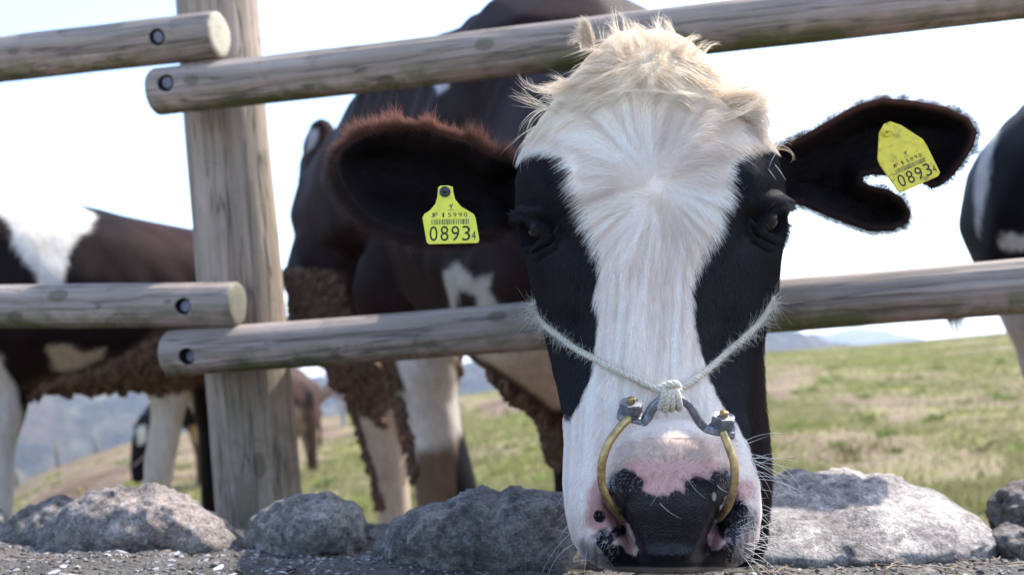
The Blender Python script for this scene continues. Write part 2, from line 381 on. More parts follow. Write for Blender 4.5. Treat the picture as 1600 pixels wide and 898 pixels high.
# grit lying on the wall top
def grit(n, smin, smax, cols, name, flat, mat):
    u = rng.uniform(-.75, .75, n); v = rng.uniform(-.62, .10, n)**1.0; s = np.exp(rng.uniform(np.log(smin), np.log(smax), n))
    base = wall_pt(u, v, wall_h(u, v)+s*flat*.3); V0, F0 = ICO1; V = []; C = []
    k = len(V0)
    for i in range(n):
        a = rng.uniform(0, 6.28); c, s_ = math.cos(a), math.sin(a)
        sc = np.array([s[i]*rng.uniform(.7, 1.5), s[i]*rng.uniform(.6, 1), s[i]*flat*rng.uniform(.6, 1.2)])
        q = V0*sc*(1+.25*rng.standard_normal((k, 1))); x = q[:, 0]*c-q[:, 1]*s_; y = q[:, 0]*s_+q[:, 1]*c
        tl = rng.normal(0, .2, 2); z = q[:, 2]+tl[0]*x+tl[1]*y
        V.append(base[i]+x[:, None]*ex+y[:, None]*ey+z[:, None]*nrm); C.append(np.tile(np.array(cols[rng.integers(len(cols))])*rng.uniform(.7, 1.2), (k, 1)))
    F = (np.array(F0)[None]+np.arange(n)[:, None, None]*k).reshape(-1, 3)
    return mesh_obj(name, np.concatenate(V), F, mat, wall, col=np.concatenate(C), smooth=False, kind='stuff')
t = NT('grit_stone'); t.l(t.attr('Col').outputs['Color'], t.b.inputs['Base Color']); t.b.inputs['Roughness'].default_value = .75
grit(9000, .0012, .0038, [(.20, .185, .18), (.11, .095, .09), (.06, .05, .045), (.28, .265, .26), (.11, .08, .06)], 'grit', .6, t.m)
grit(650, .0025, .008, [(.40, .40, .43), (.30, .30, .32), (.16, .13, .11)], 'pale_chip', .18, t.m)
t = NT('dry_straw'); t.b.inputs['Base Color'].default_value = (.20, .12, .06, 1)
parts = []
for k in range(46):
    u, v = (rng.uniform(.22, .6), rng.uniform(-.12, .06)) if k < 34 else (rng.uniform(-.6, .6), rng.uniform(-.3, .05)); a = rng.uniform(0, 3.14); L = rng.uniform(.008, .03)
    uu_ = u+np.linspace(-L, L, 5)*math.cos(a); vv_ = v+np.linspace(-L, L, 5)*math.sin(a)+.002*rng.standard_normal(5)
    parts.append(tube(wall_pt(uu_, vv_, wall_h(uu_, vv_)+.003+.001*rng.random(5)), .0007, 5))
V, F = cat(parts); mesh_obj('straw', V, F, t.m, wall, kind='stuff')

def stone(outline, d, depth, mat, label, seed, group='stones set along the wall top', lean=.55, rough=1.0):
    """boulder from its outline in the photograph, with its own distance, thickness and lumpy relief"""
    ol = np.array(outline, float); cx, cy = ol[:, 0].mean(), ol[:, 1].mean()
    V0, F0 = ICO4
    # polar radius of the outline
    ang = np.arctan2(ol[:, 1]-cy, ol[:, 0]-cx); rr = np.hypot(ol[:, 0]-cx, ol[:, 1]-cy); o = np.argsort(ang); ang = ang[o]; rr = rr[o]
    a = np.arctan2(-V0[:, 2], V0[:, 0]); rad_ = np.interp(a, np.concatenate([ang-2*math.pi, ang, ang+2*math.pi]), np.tile(rr, 3))
    h = np.hypot(V0[:, 0], V0[:, 2])
    hh = h**.85                                  # fuller front
    pxx = cx+np.cos(a)*rad_*hh; pyy = cy+np.sin(a)*rad_*hh
    sgn = np.sign(V0[:, 1]); y = sgn*np.abs(V0[:, 1])**.8
    upper = np.clip((cy-pyy)/120+.5, 0, 1)
    # the top leans back, so upper faces see the sky
    dep = d+depth*y+ (upper*depth*lean)
    W = P(pxx, pyy, dep)
    c = W.mean(0); q = (W-c)
    n = q/np.linalg.norm(q, axis=1)[:, None]
    W = W+n*((.020*fbm(q*13+seed, 5, seed)+.020*(np.abs(fbm(q*30+seed, 4, seed+3))*-1+.12)+.007*fbm(q*120, 3, seed+6))*rough)[:, None]
    ob = mesh_obj('stone', W-c, F0, mat); ob.location = c
    return tag(ob, label, 'stone', group)
MR1, MR2, MR3, MR4 = mat_rock('rock_grey', (.33, .275, .245), .7), mat_rock('rock_speckled', (.35, .31, .28), .6, 1.3), mat_rock('rock_dark', (.245, .21, .19), .6), mat_rock('rock_warm', (.45, .40, .37), .6)
MR5 = mat_rock('rock_brown', (.22, .19, .17), .4)
stone([(-60, 900), (-40, 850), (10, 812), (60, 790), (130, 786), (200, 800), (235, 850), (200, 885), (60, 905)], 1.38, .10, MR5, 'brownish speckled stone, half hidden behind the big grey stone at the left edge', 11, lean=.2)
stone([(45, 865), (70, 825), (105, 790), (150, 768), (215, 762), (270, 772), (320, 792), (360, 822), (385, 850), (392, 868), (330, 890), (180, 892), (70, 885)], 1.30, .10, MR1, 'large dark grey rugged stone in front of the fence post', 22, lean=.2)
stone([(392, 850), (400, 818), (430, 794), (480, 784), (535, 786), (565, 805), (572, 840), (560, 868), (500, 884), (430, 884)], 1.26, .07, MR2, 'small rounded light grey stone right of the fence post foot', 33, lean=.2)
stone([(545, 845), (552, 822), (575, 816), (592, 824), (594, 850), (575, 868), (552, 864)], 1.33, .03, MR3, 'little dark stone wedged in the gap between two larger stones', 44)
stone([(572, 856), (585, 828), (630, 800), (700, 786), (780, 776), (850, 772), (930, 776), (970, 830), (960, 905), (880, 935), (700, 932), (600, 905)], 1.12, .09, MR3, 'long dark grey stone running behind the left side of the muzzle', 55, lean=.2)
stone([(1090, 800), (1150, 762), (1215, 745), (1275, 737), (1350, 741), (1430, 760), (1500, 790), (1550, 822), (1568, 850), (1540, 878), (1450, 892), (1300, 897), (1180, 902), (1110, 880)], 1.16, .11, MR4, 'big sunlit pale stone with a broad flat face right of the muzzle', 66, lean=1.3, rough=.85)
stone([(1546, 800), (1560, 772), (1590, 756), (1640, 750), (1700, 770), (1720, 820), (1690, 850), (1600, 846), (1555, 830)], 1.26, .08, MR5, 'brownish stone cut by the right edge of the picture', 77)
stone([(1545, 850), (1560, 822), (1600, 818), (1660, 825), (1680, 860), (1620, 872), (1560, 868)], 1.18, .05, MR3, 'low dark stone lying beneath the brownish one at the right edge', 88)
stone([(-80, 800), (-60, 778), (-20, 800), (14, 806), (22, 818), (10, 828), (-60, 835)], 1.6, .05, MR2, 'pale stone tip at the far left edge behind the brownish stone', 99)

# ------------------------------------------------------------------ fence
fence = empty('wooden_fence', tuple(P(400, 1300, 1.95)))
tag(fence, 'weathered round timber fence with bolted double rails and one post', 'fence')
def log_mesh(p0, p1, r0, r1, mat, name, knots, seed, holes=(), post=False, dom0=.002, dom1=.002):
    p0 = np.asarray(p0); p1 = np.asarray(p1); L = np.linalg.norm(p1-p0)
    ax = (p1-p0)/L; toward = CAM-(p0+p1)/2; toward = toward-ax*(toward@ax); toward /= np.linalg.norm(toward); side = np.cross(ax, toward)
    n = 96; ns = max(60, int(L/.008)); s = np.linspace(0, 1, ns); 
    prof = [(0, 0, -dom0), (0, .35, -dom0*.9), (0, .7, -dom0*.6), (0, .93, 0), (0, .985, .003), (0, 1, .008)]
    rings = [(0., f, off) for _, f, off in prof]+[(q, 1., 0.) for q in s[(s*L > .012) & (s*L < L-.012)]]+[(1., f, -off) for _, f, off in prof[::-1]]
    V = []; kn = []; un = []; eg_ = []; a = np.arange(n)*2*math.pi/n
    for q, f, off in rings:
        R = (r0+(r1-r0)*q)*f
        x = q*L+off
        bend = .006*math.sin(q*5+seed)+.002*math.sin(q*17+seed)
        qq = np.stack([np.full(n, x*3), np.cos(a)*1.2+seed, np.sin(a)*1.2], -1)
        Rr = R*(1+.07*fbm(qq, 3, seed)); ridge = fbm(np.stack([np.full(n, x*2.5), np.cos(a)*9, np.sin(a)*9], -1), 3, seed+2); Rr = Rr+f*.0018*ridge
        k = np.zeros(n)
        for (kx, ka, ks) in knots:
            ks = ks*1.3
            da = (a-ka+math.pi) % (2*math.pi)-math.pi
            d2 = ((x-kx)/(1.6*ks if not post else 2.2*ks))**2+(da*R/ks)**2; k = np.maximum(k, np.exp(-d2)); 
        Rr = Rr+.0025*k*f
        # angle 0 faces the camera
        V.append(np.stack([np.full(n, x), Rr*np.cos(a)+bend, Rr*np.sin(a)], -1)); kn.append(k); eg_.append(np.full(n, 1. if f < .98 else 0.))
        un.append(np.clip(np.sin(a)*1.1+.05, 0, 1) if not post else np.full(n, np.clip(1-x/(.55*L), 0, 1)*.9+.05))
    V = np.concatenate(V); nr = len(rings); F = []
    for k in range(nr-1):
        for j in range(n): F.append([k*n+j, (k+1)*n+j, (k+1)*n+(j+1) % n, k*n+(j+1) % n])
    # drop the zero-radius rings onto one point each: close with fans
    V[:n] = V[:n].mean(0); V[-n:] = V[-n:].mean(0)
    me = bpy.data.meshes.new(name)
    Mx = Matrix(((ax[0], toward[0], side[0], p0[0]), (ax[1], toward[1], side[1], p0[1]), (ax[2], toward[2], side[2], p0[2]), (0, 0, 0, 1)))
    if post:   # local z along the post so the grain mapping can stretch along it
        V = V[:, [1, 2, 0]]; Mx = Mx@Matrix(((0, 0, 1, 0), (1, 0, 0, 0), (0, 1, 0, 0), (0, 0, 0, 1)))
    o = mesh_obj(name, V, F, mat, extra={'knot': np.concatenate(kn), 'under': np.concatenate(un), 'endgrain': np.concatenate(eg_)})
    bm = bmesh.new(); bm.from_mesh(o.data); bmesh.ops.remove_doubles(bm, verts=bm.verts, dist=1e-6); bmesh.ops.recalc_face_normals(bm, faces=bm.faces); bm.to_mesh(o.data); bm.free()
    o.matrix_world = Mx
    # counterbored bolt holes, cut for real
    res = []
    for hx, hz in holes:
        R = (r0+(r1-r0)*hx/L)
        cz = geo(lambda bm: bmesh.ops.create_cone(bm, cap_ends=True, segments=40, radius1=.0150, radius2=.0150, depth=.05))
        cv = cz[0][:, [0, 2, 1]]+np.array([hx, R+.004, hz])
        co = mesh_obj('cutter', cv, [f[::-1] for f in cz[1]], M_HOLE, smooth=False); co.matrix_world = Mx
        bo = o.modifiers.new('b', 'BOOLEAN'); bo.object = co; bo.operation = 'DIFFERENCE'; bo.solver = 'EXACT'; bo.material_mode = 'TRANSFER'
        bpy.context.view_layer.update()
        dg = bpy.context.evaluated_depsgraph_get(); nm = bpy.data.meshes.new_from_object(o.evaluated_get(dg), preserve_all_data_layers=True, depsgraph=dg)
        o.modifiers.clear(); o.data = nm; bpy.data.objects.remove(co)
        res.append((hx, R, hz))
    o.parent = fence; o.matrix_parent_inverse = Matrix.Translation(fence.location).inverted()
    bpy.context.view_layer.update()
    for hx, R, hz in res:
        def bolt(bm):
            r_ = bmesh.ops.create_cone(bm, cap_ends=True, segments=28, radius1=.0098, radius2=.0098, depth=.008)
            bmesh.ops.bevel(bm, geom=[e for e in bm.edges if abs(e.verts[0].co.z-e.verts[1].co.z) < 1e-6], offset=.0014, segments=2, affect='EDGES')
        bv, bf = geo(bolt); bv = bv[:, [0, 2, 1]]+np.array([hx+.0005, R-.0125, hz])
        sv, sf = geo(lambda bm: bmesh.ops.create_cone(bm, cap_ends=True, segments=20, radius1=.0138, radius2=.0138, depth=.002)); sv = sv[:, [0, 2, 1]]+np.array([hx, R-.0175, hz])
        b = mesh_obj('bolt', bv, [f[::-1] for f in bf], M_ZINC, smooth=False); b.parent = o
        wv = mesh_obj('washer', sv, [f[::-1] for f in sf], M_HOLE, smooth=False); wv.parent = o
    return o
M_HOLE = simple('bolt_hole_dark', (.012, .012, .014), .7).m
tz = simple('zinc', (.15, .16, .21), .55, .6); tz.bump(tz.noise(300, 3), .3, .001)
M_ZINC = tz.m
# post
log_mesh(P(446, 1240, 1.965), P(318, -240, 2.0), 0.0880, .0770, M_POST, 'post', [(.66, .05, .013), (.98, -.5, .012), (1.62, -.35, .012), (1.25, .9, .01), (.3, .3, .01)], 5, post=True)
def rail(pa, pb, ra, rb, knots, seed, hole_px=None, **kw):
    A = P(*pa); B = P(*pb); hs = []
    if hole_px:
        # locate the hole along the rail
        ts = np.linspace(0, 1, 400); Q = A+(B-A)*ts[:, None]; qx, qy, _ = pix(Q); k = np.argmin(np.abs(qx-hole_px[0])); L = np.linalg.norm(B-A)
        hs = [(ts[k]*L, 0.0)]
        dpy = hole_px[1]-qy[k]
        ax = (B-A)/L; tw = CAM-(A+B)/2; tw -= ax*(tw@ax); tw /= np.linalg.norm(tw); sd_ = np.cross(ax, tw)
        s0 = 1 if sd_@U_ > 0 else -1
        hs = [(ts[k]*L, -s0*dpy*1.85/FPX)]
    return log_mesh(A, B, ra, rb, M_RAILD if pa[1] == 481 else M_RAIL, 'rail', knots, seed, holes=hs, **kw)
# rail ends: front rails (right of post) and back pair (left)
rail((243, 145, 1.83), (1720, -26, 1.62), .0425, .0435, [(.09, -.35, .010), (.44, .6, .012), (.62, -.4, .012), (.3, .5, .007), (.95, .2, .012)], 3, (277, 129), dom0=.004)
rail((268, 553, 1.83), (1720, 438, 1.56), .0415, .0440, [(.33, .5, .006), (.62, -.5, .012), (1.1, .3, .012)], 8, (313, 555), dom0=.004)
rail((-160, 112, 1.95), (341, 55, 1.80), .0415, .0415, [(.50, .55, .006), (.3, -.3, .008)], 13, (263, 57))
rail((-160, 481, 1.90), (374, 475, 1.80), .0405, .0405, [(.27, .4, .010), (.57, -.15, .005), (.35, -.5, .014)], 21, (303, 478))

# ------------------------------------------------------------------ animal bodies: limbs and trunk grown together into one surface
def union(chains, voxel, smooth=8, sub=2):
    V0, F0 = {1: ICO1, 2: ICO2, 3: ICO3}[sub]; parts = []
    for ch in chains:
        pts = []
        for k in range(len(ch)-1):
            a, b = ch[k], ch[k+1]; pa, pb = P(*a[:3]), P(*b[:3]); L = np.linalg.norm(pb-pa); n = max(2, int(L/(.28*min(a[3], b[3])))+1)
            for s in np.linspace(0, 1, n, endpoint=(k == len(ch)-2)):
                pts.append((pa+(pb-pa)*s, a[3]+(b[3]-a[3])*(s*s*(3-2*s))))
        if len(ch) == 1: pts = [(P(*ch[0][:3]), ch[0][3])]
        for c, r in pts: parts.append((V0*r+c, F0))
    V, F = cat(parts); o = mesh_obj('tmp', V, F)
    m = o.modifiers.new('r', 'REMESH'); m.mode = 'VOXEL'; m.voxel_size = voxel
    s_ = o.modifiers.new('s', 'SMOOTH'); s_.iterations = smooth; s_.factor = .5
    bpy.context.view_layer.update(); dg = bpy.context.evaluated_depsgraph_get(); ev = o.evaluated_get(dg); me = ev.to_mesh()
    V = np.empty(len(me.vertices)*3); me.vertices.foreach_get('co', V); V = V.reshape(-1, 3); F = [list(p.vertices) for p in me.polygons]
    ev.to_mesh_clear(); me0 = o.data; bpy.data.objects.remove(o); bpy.data.meshes.remove(me0)
    return V, F
def paint(V, base, layers, seed=0):
    x, y, d = pix(V); C = np.tile(np.array(base, float), (len(V), 1)); nz = fbm(V*9+seed, 4, seed)
    for poly, colr, edge, noise_ in layers:
        s = sdpoly(x, y, poly)+nz*noise_; C = mixc(C, colr, ss(-edge, edge, s))
    return C
WHT, TAN, BLK, BRN = (.60, .56, .51), (.45, .34, .24), (.009, .007, .009), (.055, .028, .022)
MUD = (.10, .055, .032)
def clods(bvh, polys, n, rmin, rmax, parent, seed):
    r2 = np.random.default_rng(seed); parts = []; V0, F0 = ICO1; per = n//len(polys)
    for poly in polys:
        pl = np.array(poly, float); x0, y0 = pl.min(0); x1, y1 = pl.max(0); c = 0; tries = 0
        while c < per and tries < per*30:
            tries += 1
            x, y = r2.uniform(x0, x1), r2.uniform(y0, y1)
            if sdpoly(np.array([x]), np.array([y]), pl)[0] < 0: continue
            dr = P(x, y, 1.0)-CAM; h = bvh.ray_cast(Vector(CAM), Vector(dr))
            if h[0] is None: continue
            rr = np.exp(r2.uniform(math.log(rmin), math.log(rmax))); rot = np.linalg.qr(r2.standard_normal((3, 3)))[0]
            q = (V0*(1+.3*r2.standard_normal((len(V0), 1))))@rot*rr*np.array([1, 1, 1.3]); parts.append((q+np.array(h[0])+np.array(h[1])*rr*.35, F0)); c += 1
    if parts:
        V, F = cat(parts); mesh_obj('mud_clods', V, F, M_MUD, parent, smooth=False, kind='stuff')
def bvh_of(V, F): return BVHTree.FromPolygons([tuple(v) for v in V], F)
def eye_part(c, r, parent, mat): 
    V0, F0 = ICO3; return mesh_obj('eye', V0*r+c, F0, mat, parent)
te = simple('eye_dark', (.010, .008, .010), .04); te.b.inputs['Coat Weight'].default_value = 1; M_EYE = te.m

# ---- cow at the left edge
chL = [[(-330, 480, 3.2, .30), (-150, 470, 3.2, .31), (-60, 450, 3.2, .325), (60, 458, 3.25, .325), (180, 472, 3.35, .305), (290, 480, 3.45, .285)],
       [(-330, 400, 3.1, .2), (-520, 330, 2.9, .15)], [(-520, 330, 2.9, .14), (-600, 420, 2.75, .09), (-620, 520, 2.7, .06)],
       [(15, 520, 3.15, .13), (8, 620, 3.15, .075), (0, 700, 3.15, .052), (-4, 860, 3.15, .045), (-6, 1010, 3.15, .05), (-8, 1040, 3.15, .055)],
       [(-110, 520, 3.3, .13), (-120, 700, 3.35, .055), (-120, 1000, 3.35, .045)],
       [(290, 520, 3.4, .16), (268, 590, 3.4, .085), (262, 650, 3.4, .058), (250, 720, 3.4, .056), (243, 790, 3.4, .045), (243, 960, 3.4, .045), (240, 985, 3.4, .055)],
       [(330, 540, 3.55, .14), (335, 680, 3.6, .06), (340, 960, 3.6, .045)],
       [(385, 400, 3.55, .03), (405, 480, 3.6, .022), (405, 600, 3.6, .02), (400, 640, 3.6, .035)]]
V, F = union(chL, .017)
wl = [([(-80, 270), (60, 290), (110, 305), (150, 335), (143, 362), (125, 372), (113, 398), (103, 430), (92, 470), (72, 470), (55, 425), (38, 403), (22, 378), (18, 355), (0, 335), (-80, 330)], WHT, 4, 14),
      ([(75, 543), (100, 538), (130, 550), (165, 543), (160, 560), (110, 585), (84, 578)], (.42, .35, .26), 4, 8),
      ([(-60, 530), (0, 560), (28, 620), (45, 700), (40, 1100), (-60, 1100)], WHT, 4, 14),
      ([(215, 620), (300, 595), (300, 1100), (200, 1100)], (.62, .55, .46), 5, 8),
      ([(40, 605), (70, 590), (150, 568), (200, 545), (240, 520), (320, 500), (330, 600), (275, 612), (180, 622), (60, 640)], MUD, 8, 16),
      ([(200, 330), (330, 320), (330, 440), (240, 430), (205, 380)], (.034, .016, .014), 25, 40)]
cowL = empty('cow', tuple(P(120, 1000, 3.3)))
tag(cowL, 'black and white cow standing side-on behind the left rails, white saddle patch and muddy belly', 'cow', 'cows in the pasture')
mesh_obj('body', V, F, M_COAT, cowL, col=paint(V, (.011, .006, .006), wl, 3))
clods(bvh_of(V, F), [[(40, 612), (70, 596), (150, 575), (235, 535), (285, 520), (300, 600), (270, 606), (180, 618), (60, 640)]], 700, .007, .019, cowL, 5)

# ---- cow at the right edge
chR = [[(1720, 330, 2.6, .35), (1790, 260, 2.75, .37), (1900, 240, 3.0, .38), (2080, 240, 3.3, .34)],
       [(1660, 450, 2.6, .17), (1650, 540, 2.65, .10), (1650, 640, 2.7, .062), (1655, 800, 2.7, .05), (1655, 1100, 2.7, .05)],
       [(1800, 480, 2.6, .15), (1810, 640, 2.6, .07), (1810, 1050, 2.6, .05)],
       [(2050, 400, 3.3, .18), (2060, 800, 3.3, .05)], [(1760, 170, 2.5, .2), (1800, 150, 2.2, .14), (1860, 260, 2.0, .11), (1880, 380, 1.95, .07)]]
V, F = union(chR, .017)
wr = [([(1600, 90), (1640, 60), (1640, 110), (1590, 150), (1560, 200), (1547, 250), (1538, 320), (1530, 380), (1522, 350), (1524, 280), (1534, 220), (1555, 160)], WHT, 3, 6),
      ([(1535, 480), (1720, 470), (1720, 1100), (1500, 1100)], WHT, 5, 14),
      ([(1556, 372), (1580, 364), (1640, 370), (1640, 395), (1590, 392), (1566, 390)], WHT, 3, 14)]
cowR = empty('cow', tuple(P(1700, 1150, 2.7)))
tag(cowR, 'cow cut by the right edge, black flank with a thin white stripe and white leg', 'cow', 'cows in the pasture')
mesh_obj('body', V, F, M_COAT, cowR, col=paint(V, BLK, wr, 9))

# ---- grazing cow behind the post
def scale_d(ch, d): return ch
chG = [[(325, 618, 9.0, .37), (380, 612, 9.1, .38), (440, 624, 9.3, .345)], [(320, 600, 9.0, .28), (280, 625, 8.8, .20), (238, 660, 8.6, .13)],
       [(236, 665, 8.5, .135), (226, 690, 8.5, .115), (218, 722, 8.5, .085), (216, 744, 8.5, .07)], [(240, 662, 8.5, .04), (255, 668, 8.45, .05)], [(222, 662, 8.6, .05), (208, 668, 8.65, .03)],
       [(318, 670, 8.9, .13), (315, 715, 8.9, .062), (314, 762, 8.9, .05), (314, 772, 8.9, .06)], [(345, 660, 9.3, .13), (346, 715, 9.3, .06), (346, 765, 9.3, .05)],
       [(472, 640, 9.3, .16), (484, 680, 9.3, .085), (488, 722, 9.3, .055), (489, 732, 9.3, .06)], [(455, 640, 9.6, .15), (458, 690, 9.6, .07), (458, 745, 9.6, .05)],
       [(496, 600, 9.4, .03), (502, 640, 9.45, .022), (500, 700, 9.45, .03)]]
V, F = union(chG, .03)
wg = [([(212, 668), (228, 664), (230, 690), (216, 696)], WHT, 3, 3), ([(295, 665), (318, 655), (335, 670), (330, 692), (310, 700), (296, 690)], (.50, .33, .16), 4, 6),
      ([(290, 692), (330, 696), (340, 790), (280, 790)], (.16, .08, .045), 6, 5),
      ([(430, 560), (520, 560), (520, 760), (430, 760)], (.075, .042, .036), 14, 20), ([(470, 600), (492, 610), (492, 640), (476, 636)], BLK, 6, 8),
      ([(450, 630), (470, 640), (478, 690), (470, 760), (440, 760)], (.30, .22, .16), 6, 8)]
cowG = empty('cow', tuple(P(400, 760, 9.1)))
tag(cowG, 'grazing cow with its head down behind the fence post, black front and brown rump', 'cow', 'cows in the pasture')
mesh_obj('body', V, F, M_COAT, cowG, col=paint(V, BLK, wg, 12))
hp = P(np.array([208., 222, 240]), np.array([728., 716, 700]), np.array([8.38, 8.36, 8.4])); V, F = tube(hp, .007, 6)
tag(mesh_obj('halter', V, F, simple('halter_cord', (.30, .2, .17), .8).m), 'thin cord halter across the nose of the grazing cow behind the post', 'halter')

# ---- two cows far off
def far_cow(px, py, d, yaw, base, label, white):
    s = d/FPX; g0 = P(px, py, d)
    c_, s_ = math.cos(yaw), math.sin(yaw)
    def Q(x, y, z): return g0+np.array([x*c_-y*s_, x*s_+y*c_, z])
    spec = [[(-.7, 0, 1.05, .30), (0, 0, 1.0, .36), (.6, 0, 1.05, .30)], [(.7, 0, 1.15, .22), (1.15, 0, 1.0, .14)], [(1.15, 0, 1.0, .13), (1.4, 0, .75, .08)]]
    for lx in (-.7, .55):
        for ly in (-.17, .17): spec.append([(lx, ly, .85, .15), (lx, ly, .45, .07), (lx, ly, .05, .06)])
    V0, F0 = ICO2; parts = []
    ch = [[tuple(float(v) for v in pix(Q(*a[:3])))+(a[3],) for a in c] for c in spec]
    V, F = union(ch, .05, 4)
    o = empty('cow', tuple(g0)); tag(o, label, 'cow', 'cows in the pasture')
    C = np.tile(np.array(base, float), (len(V), 1)); nz = vnoise((V-g0)*1.6+4.1, 3); C = mixc(C, white, ss(.05, .15, nz)); mesh_obj('body', V, F, M_COAT, o, col=C)
far_cow(1496, 524, 42, 1.3, BLK, 'tiny far-off cow on the ridge, only its legs showing under the lower rail', (.5, .5, .5))
far_cow(580, 684, 20, 2.6, (.36, .24, .2), 'pale cow far behind, mostly hidden by the muddy hind legs', WHT)

# ---- posts of a far fence on the slope
tp = simple('grey_stake', (.16, .14, .12), .9).m
for k, (x, y, d, hpx, lb) in enumerate([(28, 768, 22, 36, 'lowest of the thin stakes on the left slope'), (91, 734, 26, 44, 'thin stake in the middle of the left slope'), (152, 712, 28, 28, 'thin stake furthest up the left slope')]):
    a = P(x, y, d); b = P(x-2, y-hpx, d); V, F = tube([a-np.array([0, 0, .3]), (a+b)/2, b], .05, 8)
    tag(mesh_obj('fence_stake', V, F, tp), lb, 'stake', 'stakes of the far fence')

# ------------------------------------------------------------------ THE COW: trunk, neck, jaw
chM = [[(575, 335, 3.8, .30), (640, 285, 3.6, .34), (712, 240, 3.3, .39), (815, 235, 3.0, .41), (885, 205, 2.75, .41)],
       [(810, 345, 3.0, .42), (925, 445, 2.55, .36)],
       [(900, 230, 2.7, .36), (960, 250, 2.35, .30), (1010, 275, 1.85, .205), (1020, 300, 1.45, .17), (1020, 330, 1.12, .13)],
       [(503, 205, 3.95, .055), (500, 235, 3.95, .075), (520, 300, 3.9, .13), (560, 260, 3.85, .15)],
       [(478, 250, 4.0, .03), (462, 420, 4.1, .025), (465, 520, 4.1, .03)],
       [(655, 450, 3.35, .23), (662, 560, 3.3, .135), (668, 630, 3.3, .108), (684, 690, 3.3, .098), (697, 762, 3.3, .108), (694, 830, 3.3, .075), (690, 1000, 3.3, .06), (690, 1030, 3.3, .08)],
       [(545, 420, 3.75, .24), (562, 540, 3.7, .15), (585, 620, 3.7, .098), (603, 700, 3.7, .082), (616, 790, 3.7, .066), (618, 950, 3.7, .06)],
       [(905, 560, 2.55, .16), (900, 660, 2.6, .085), (893, 760, 2.6, .05), (893, 1000, 2.6, .045), (893, 1110, 2.6, .06)],
       [(1010, 560, 2.4, .16), (1010, 700, 2.4, .08), (1010, 1120, 2.4, .05)],
       [(1100, 420, 1.06, .085), (1125, 500, 1.05, .048), (1132, 600, 1.035, .045), (1141, 720, 1.015, .045), (1150, 810, 1.0, .038), (1152, 845, 1.0, .034)],
       [(1090, 380, 1.02, .08), (930, 400, 1.03, .07)], [(1050, 560, 1.0, .07), (1050, 760, .97, .06)]]
V, F = union(chM, .0135, 10)
wm = [([(618, 540), (716, 540), (716, 610), (722, 680), (722, 760), (645, 760), (632, 690), (614, 600)], (.64, .58, .52), 4, 8),
      ([(590, 560), (622, 570), (636, 610), (628, 640), (600, 610)], BLK, 4, 6),
      ([(640, 715), (715, 690), (760, 760), (760, 1100), (620, 1100)], (.16, .10, .065), 18, 26),
      ([(718, 676), (735, 700), (760, 790), (712, 790), (712, 720)], BLK, 4, 5),
      ([(545, 630), (640, 610), (660, 1100), (560, 1100), (560, 700)], (.48, .38, .29), 10, 8),
      ([(694, 424), (712, 420), (740, 440), (768, 432), (765, 452), (790, 485), (745, 492), (738, 462), (712, 440), (714, 492), (700, 492)], (.40, .36, .31), 4, 16),
      ([(672, 122), (690, 118), (706, 122), (700, 135), (684, 148)], (.45, .45, .5), 3, 4),
      ([(482, 200), (497, 205), (492, 225), (478, 240)], (.5, .48, .46), 3, 4),
      ([(730, 540), (880, 540), (880, 640), (840, 640), (770, 580)], (.50, .38, .28), 5, 10),
      ([(500, 500), (616, 500), (625, 600), (600, 660), (560, 640), (520, 620)], MUD, 8, 14),
      ([(430, 415), (540, 430), (560, 510), (430, 510)], MUD, 10, 14),
      ([(700, 560), (770, 566), (850, 625), (900, 680), (900, 740), (860, 710), (800, 640), (720, 600)], MUD, 6, 8)]
Cb = paint(V, (.019, .0085, .0075), wm, 21)
x, y, d = pix(V); Cb = mixc(Cb, (.04, .017, .014), ss(520, 470, x)*ss(430, 330, y)*.6*(d > 2))
Cb = np.where(((d < 1.4) & (y > 430))[:, None], np.array([.012, .007, .008]), Cb)
BODY = (V, F, Cb)
body_bvh = bvh_of(V, F)
cow = empty('cow', tuple(P(800, 1100, 2.6)))
tag(cow, 'cow facing the viewer with its head through the rails, white blaze between black eye patches', 'cow', 'cows in the pasture')
clods(body_bvh, [[(430, 420), (530, 432), (550, 505), (432, 505)]], 520, .010, .022, cow, 1)
clods(body_bvh, [[(505, 560), (605, 575), (612, 600), (600, 660), (560, 640), (530, 640)], [(718, 572), (770, 580), (850, 640), (895, 685), (890, 730), (860, 715), (800, 655), (740, 610), (720, 600)]], 560, .007, .020, cow, 2)
clods(body_bvh, [[(535, 640), (556, 640), (600, 790), (588, 800)], [(612, 620), (628, 620), (655, 740), (642, 760)]], 300, .007, .016, cow, 3)

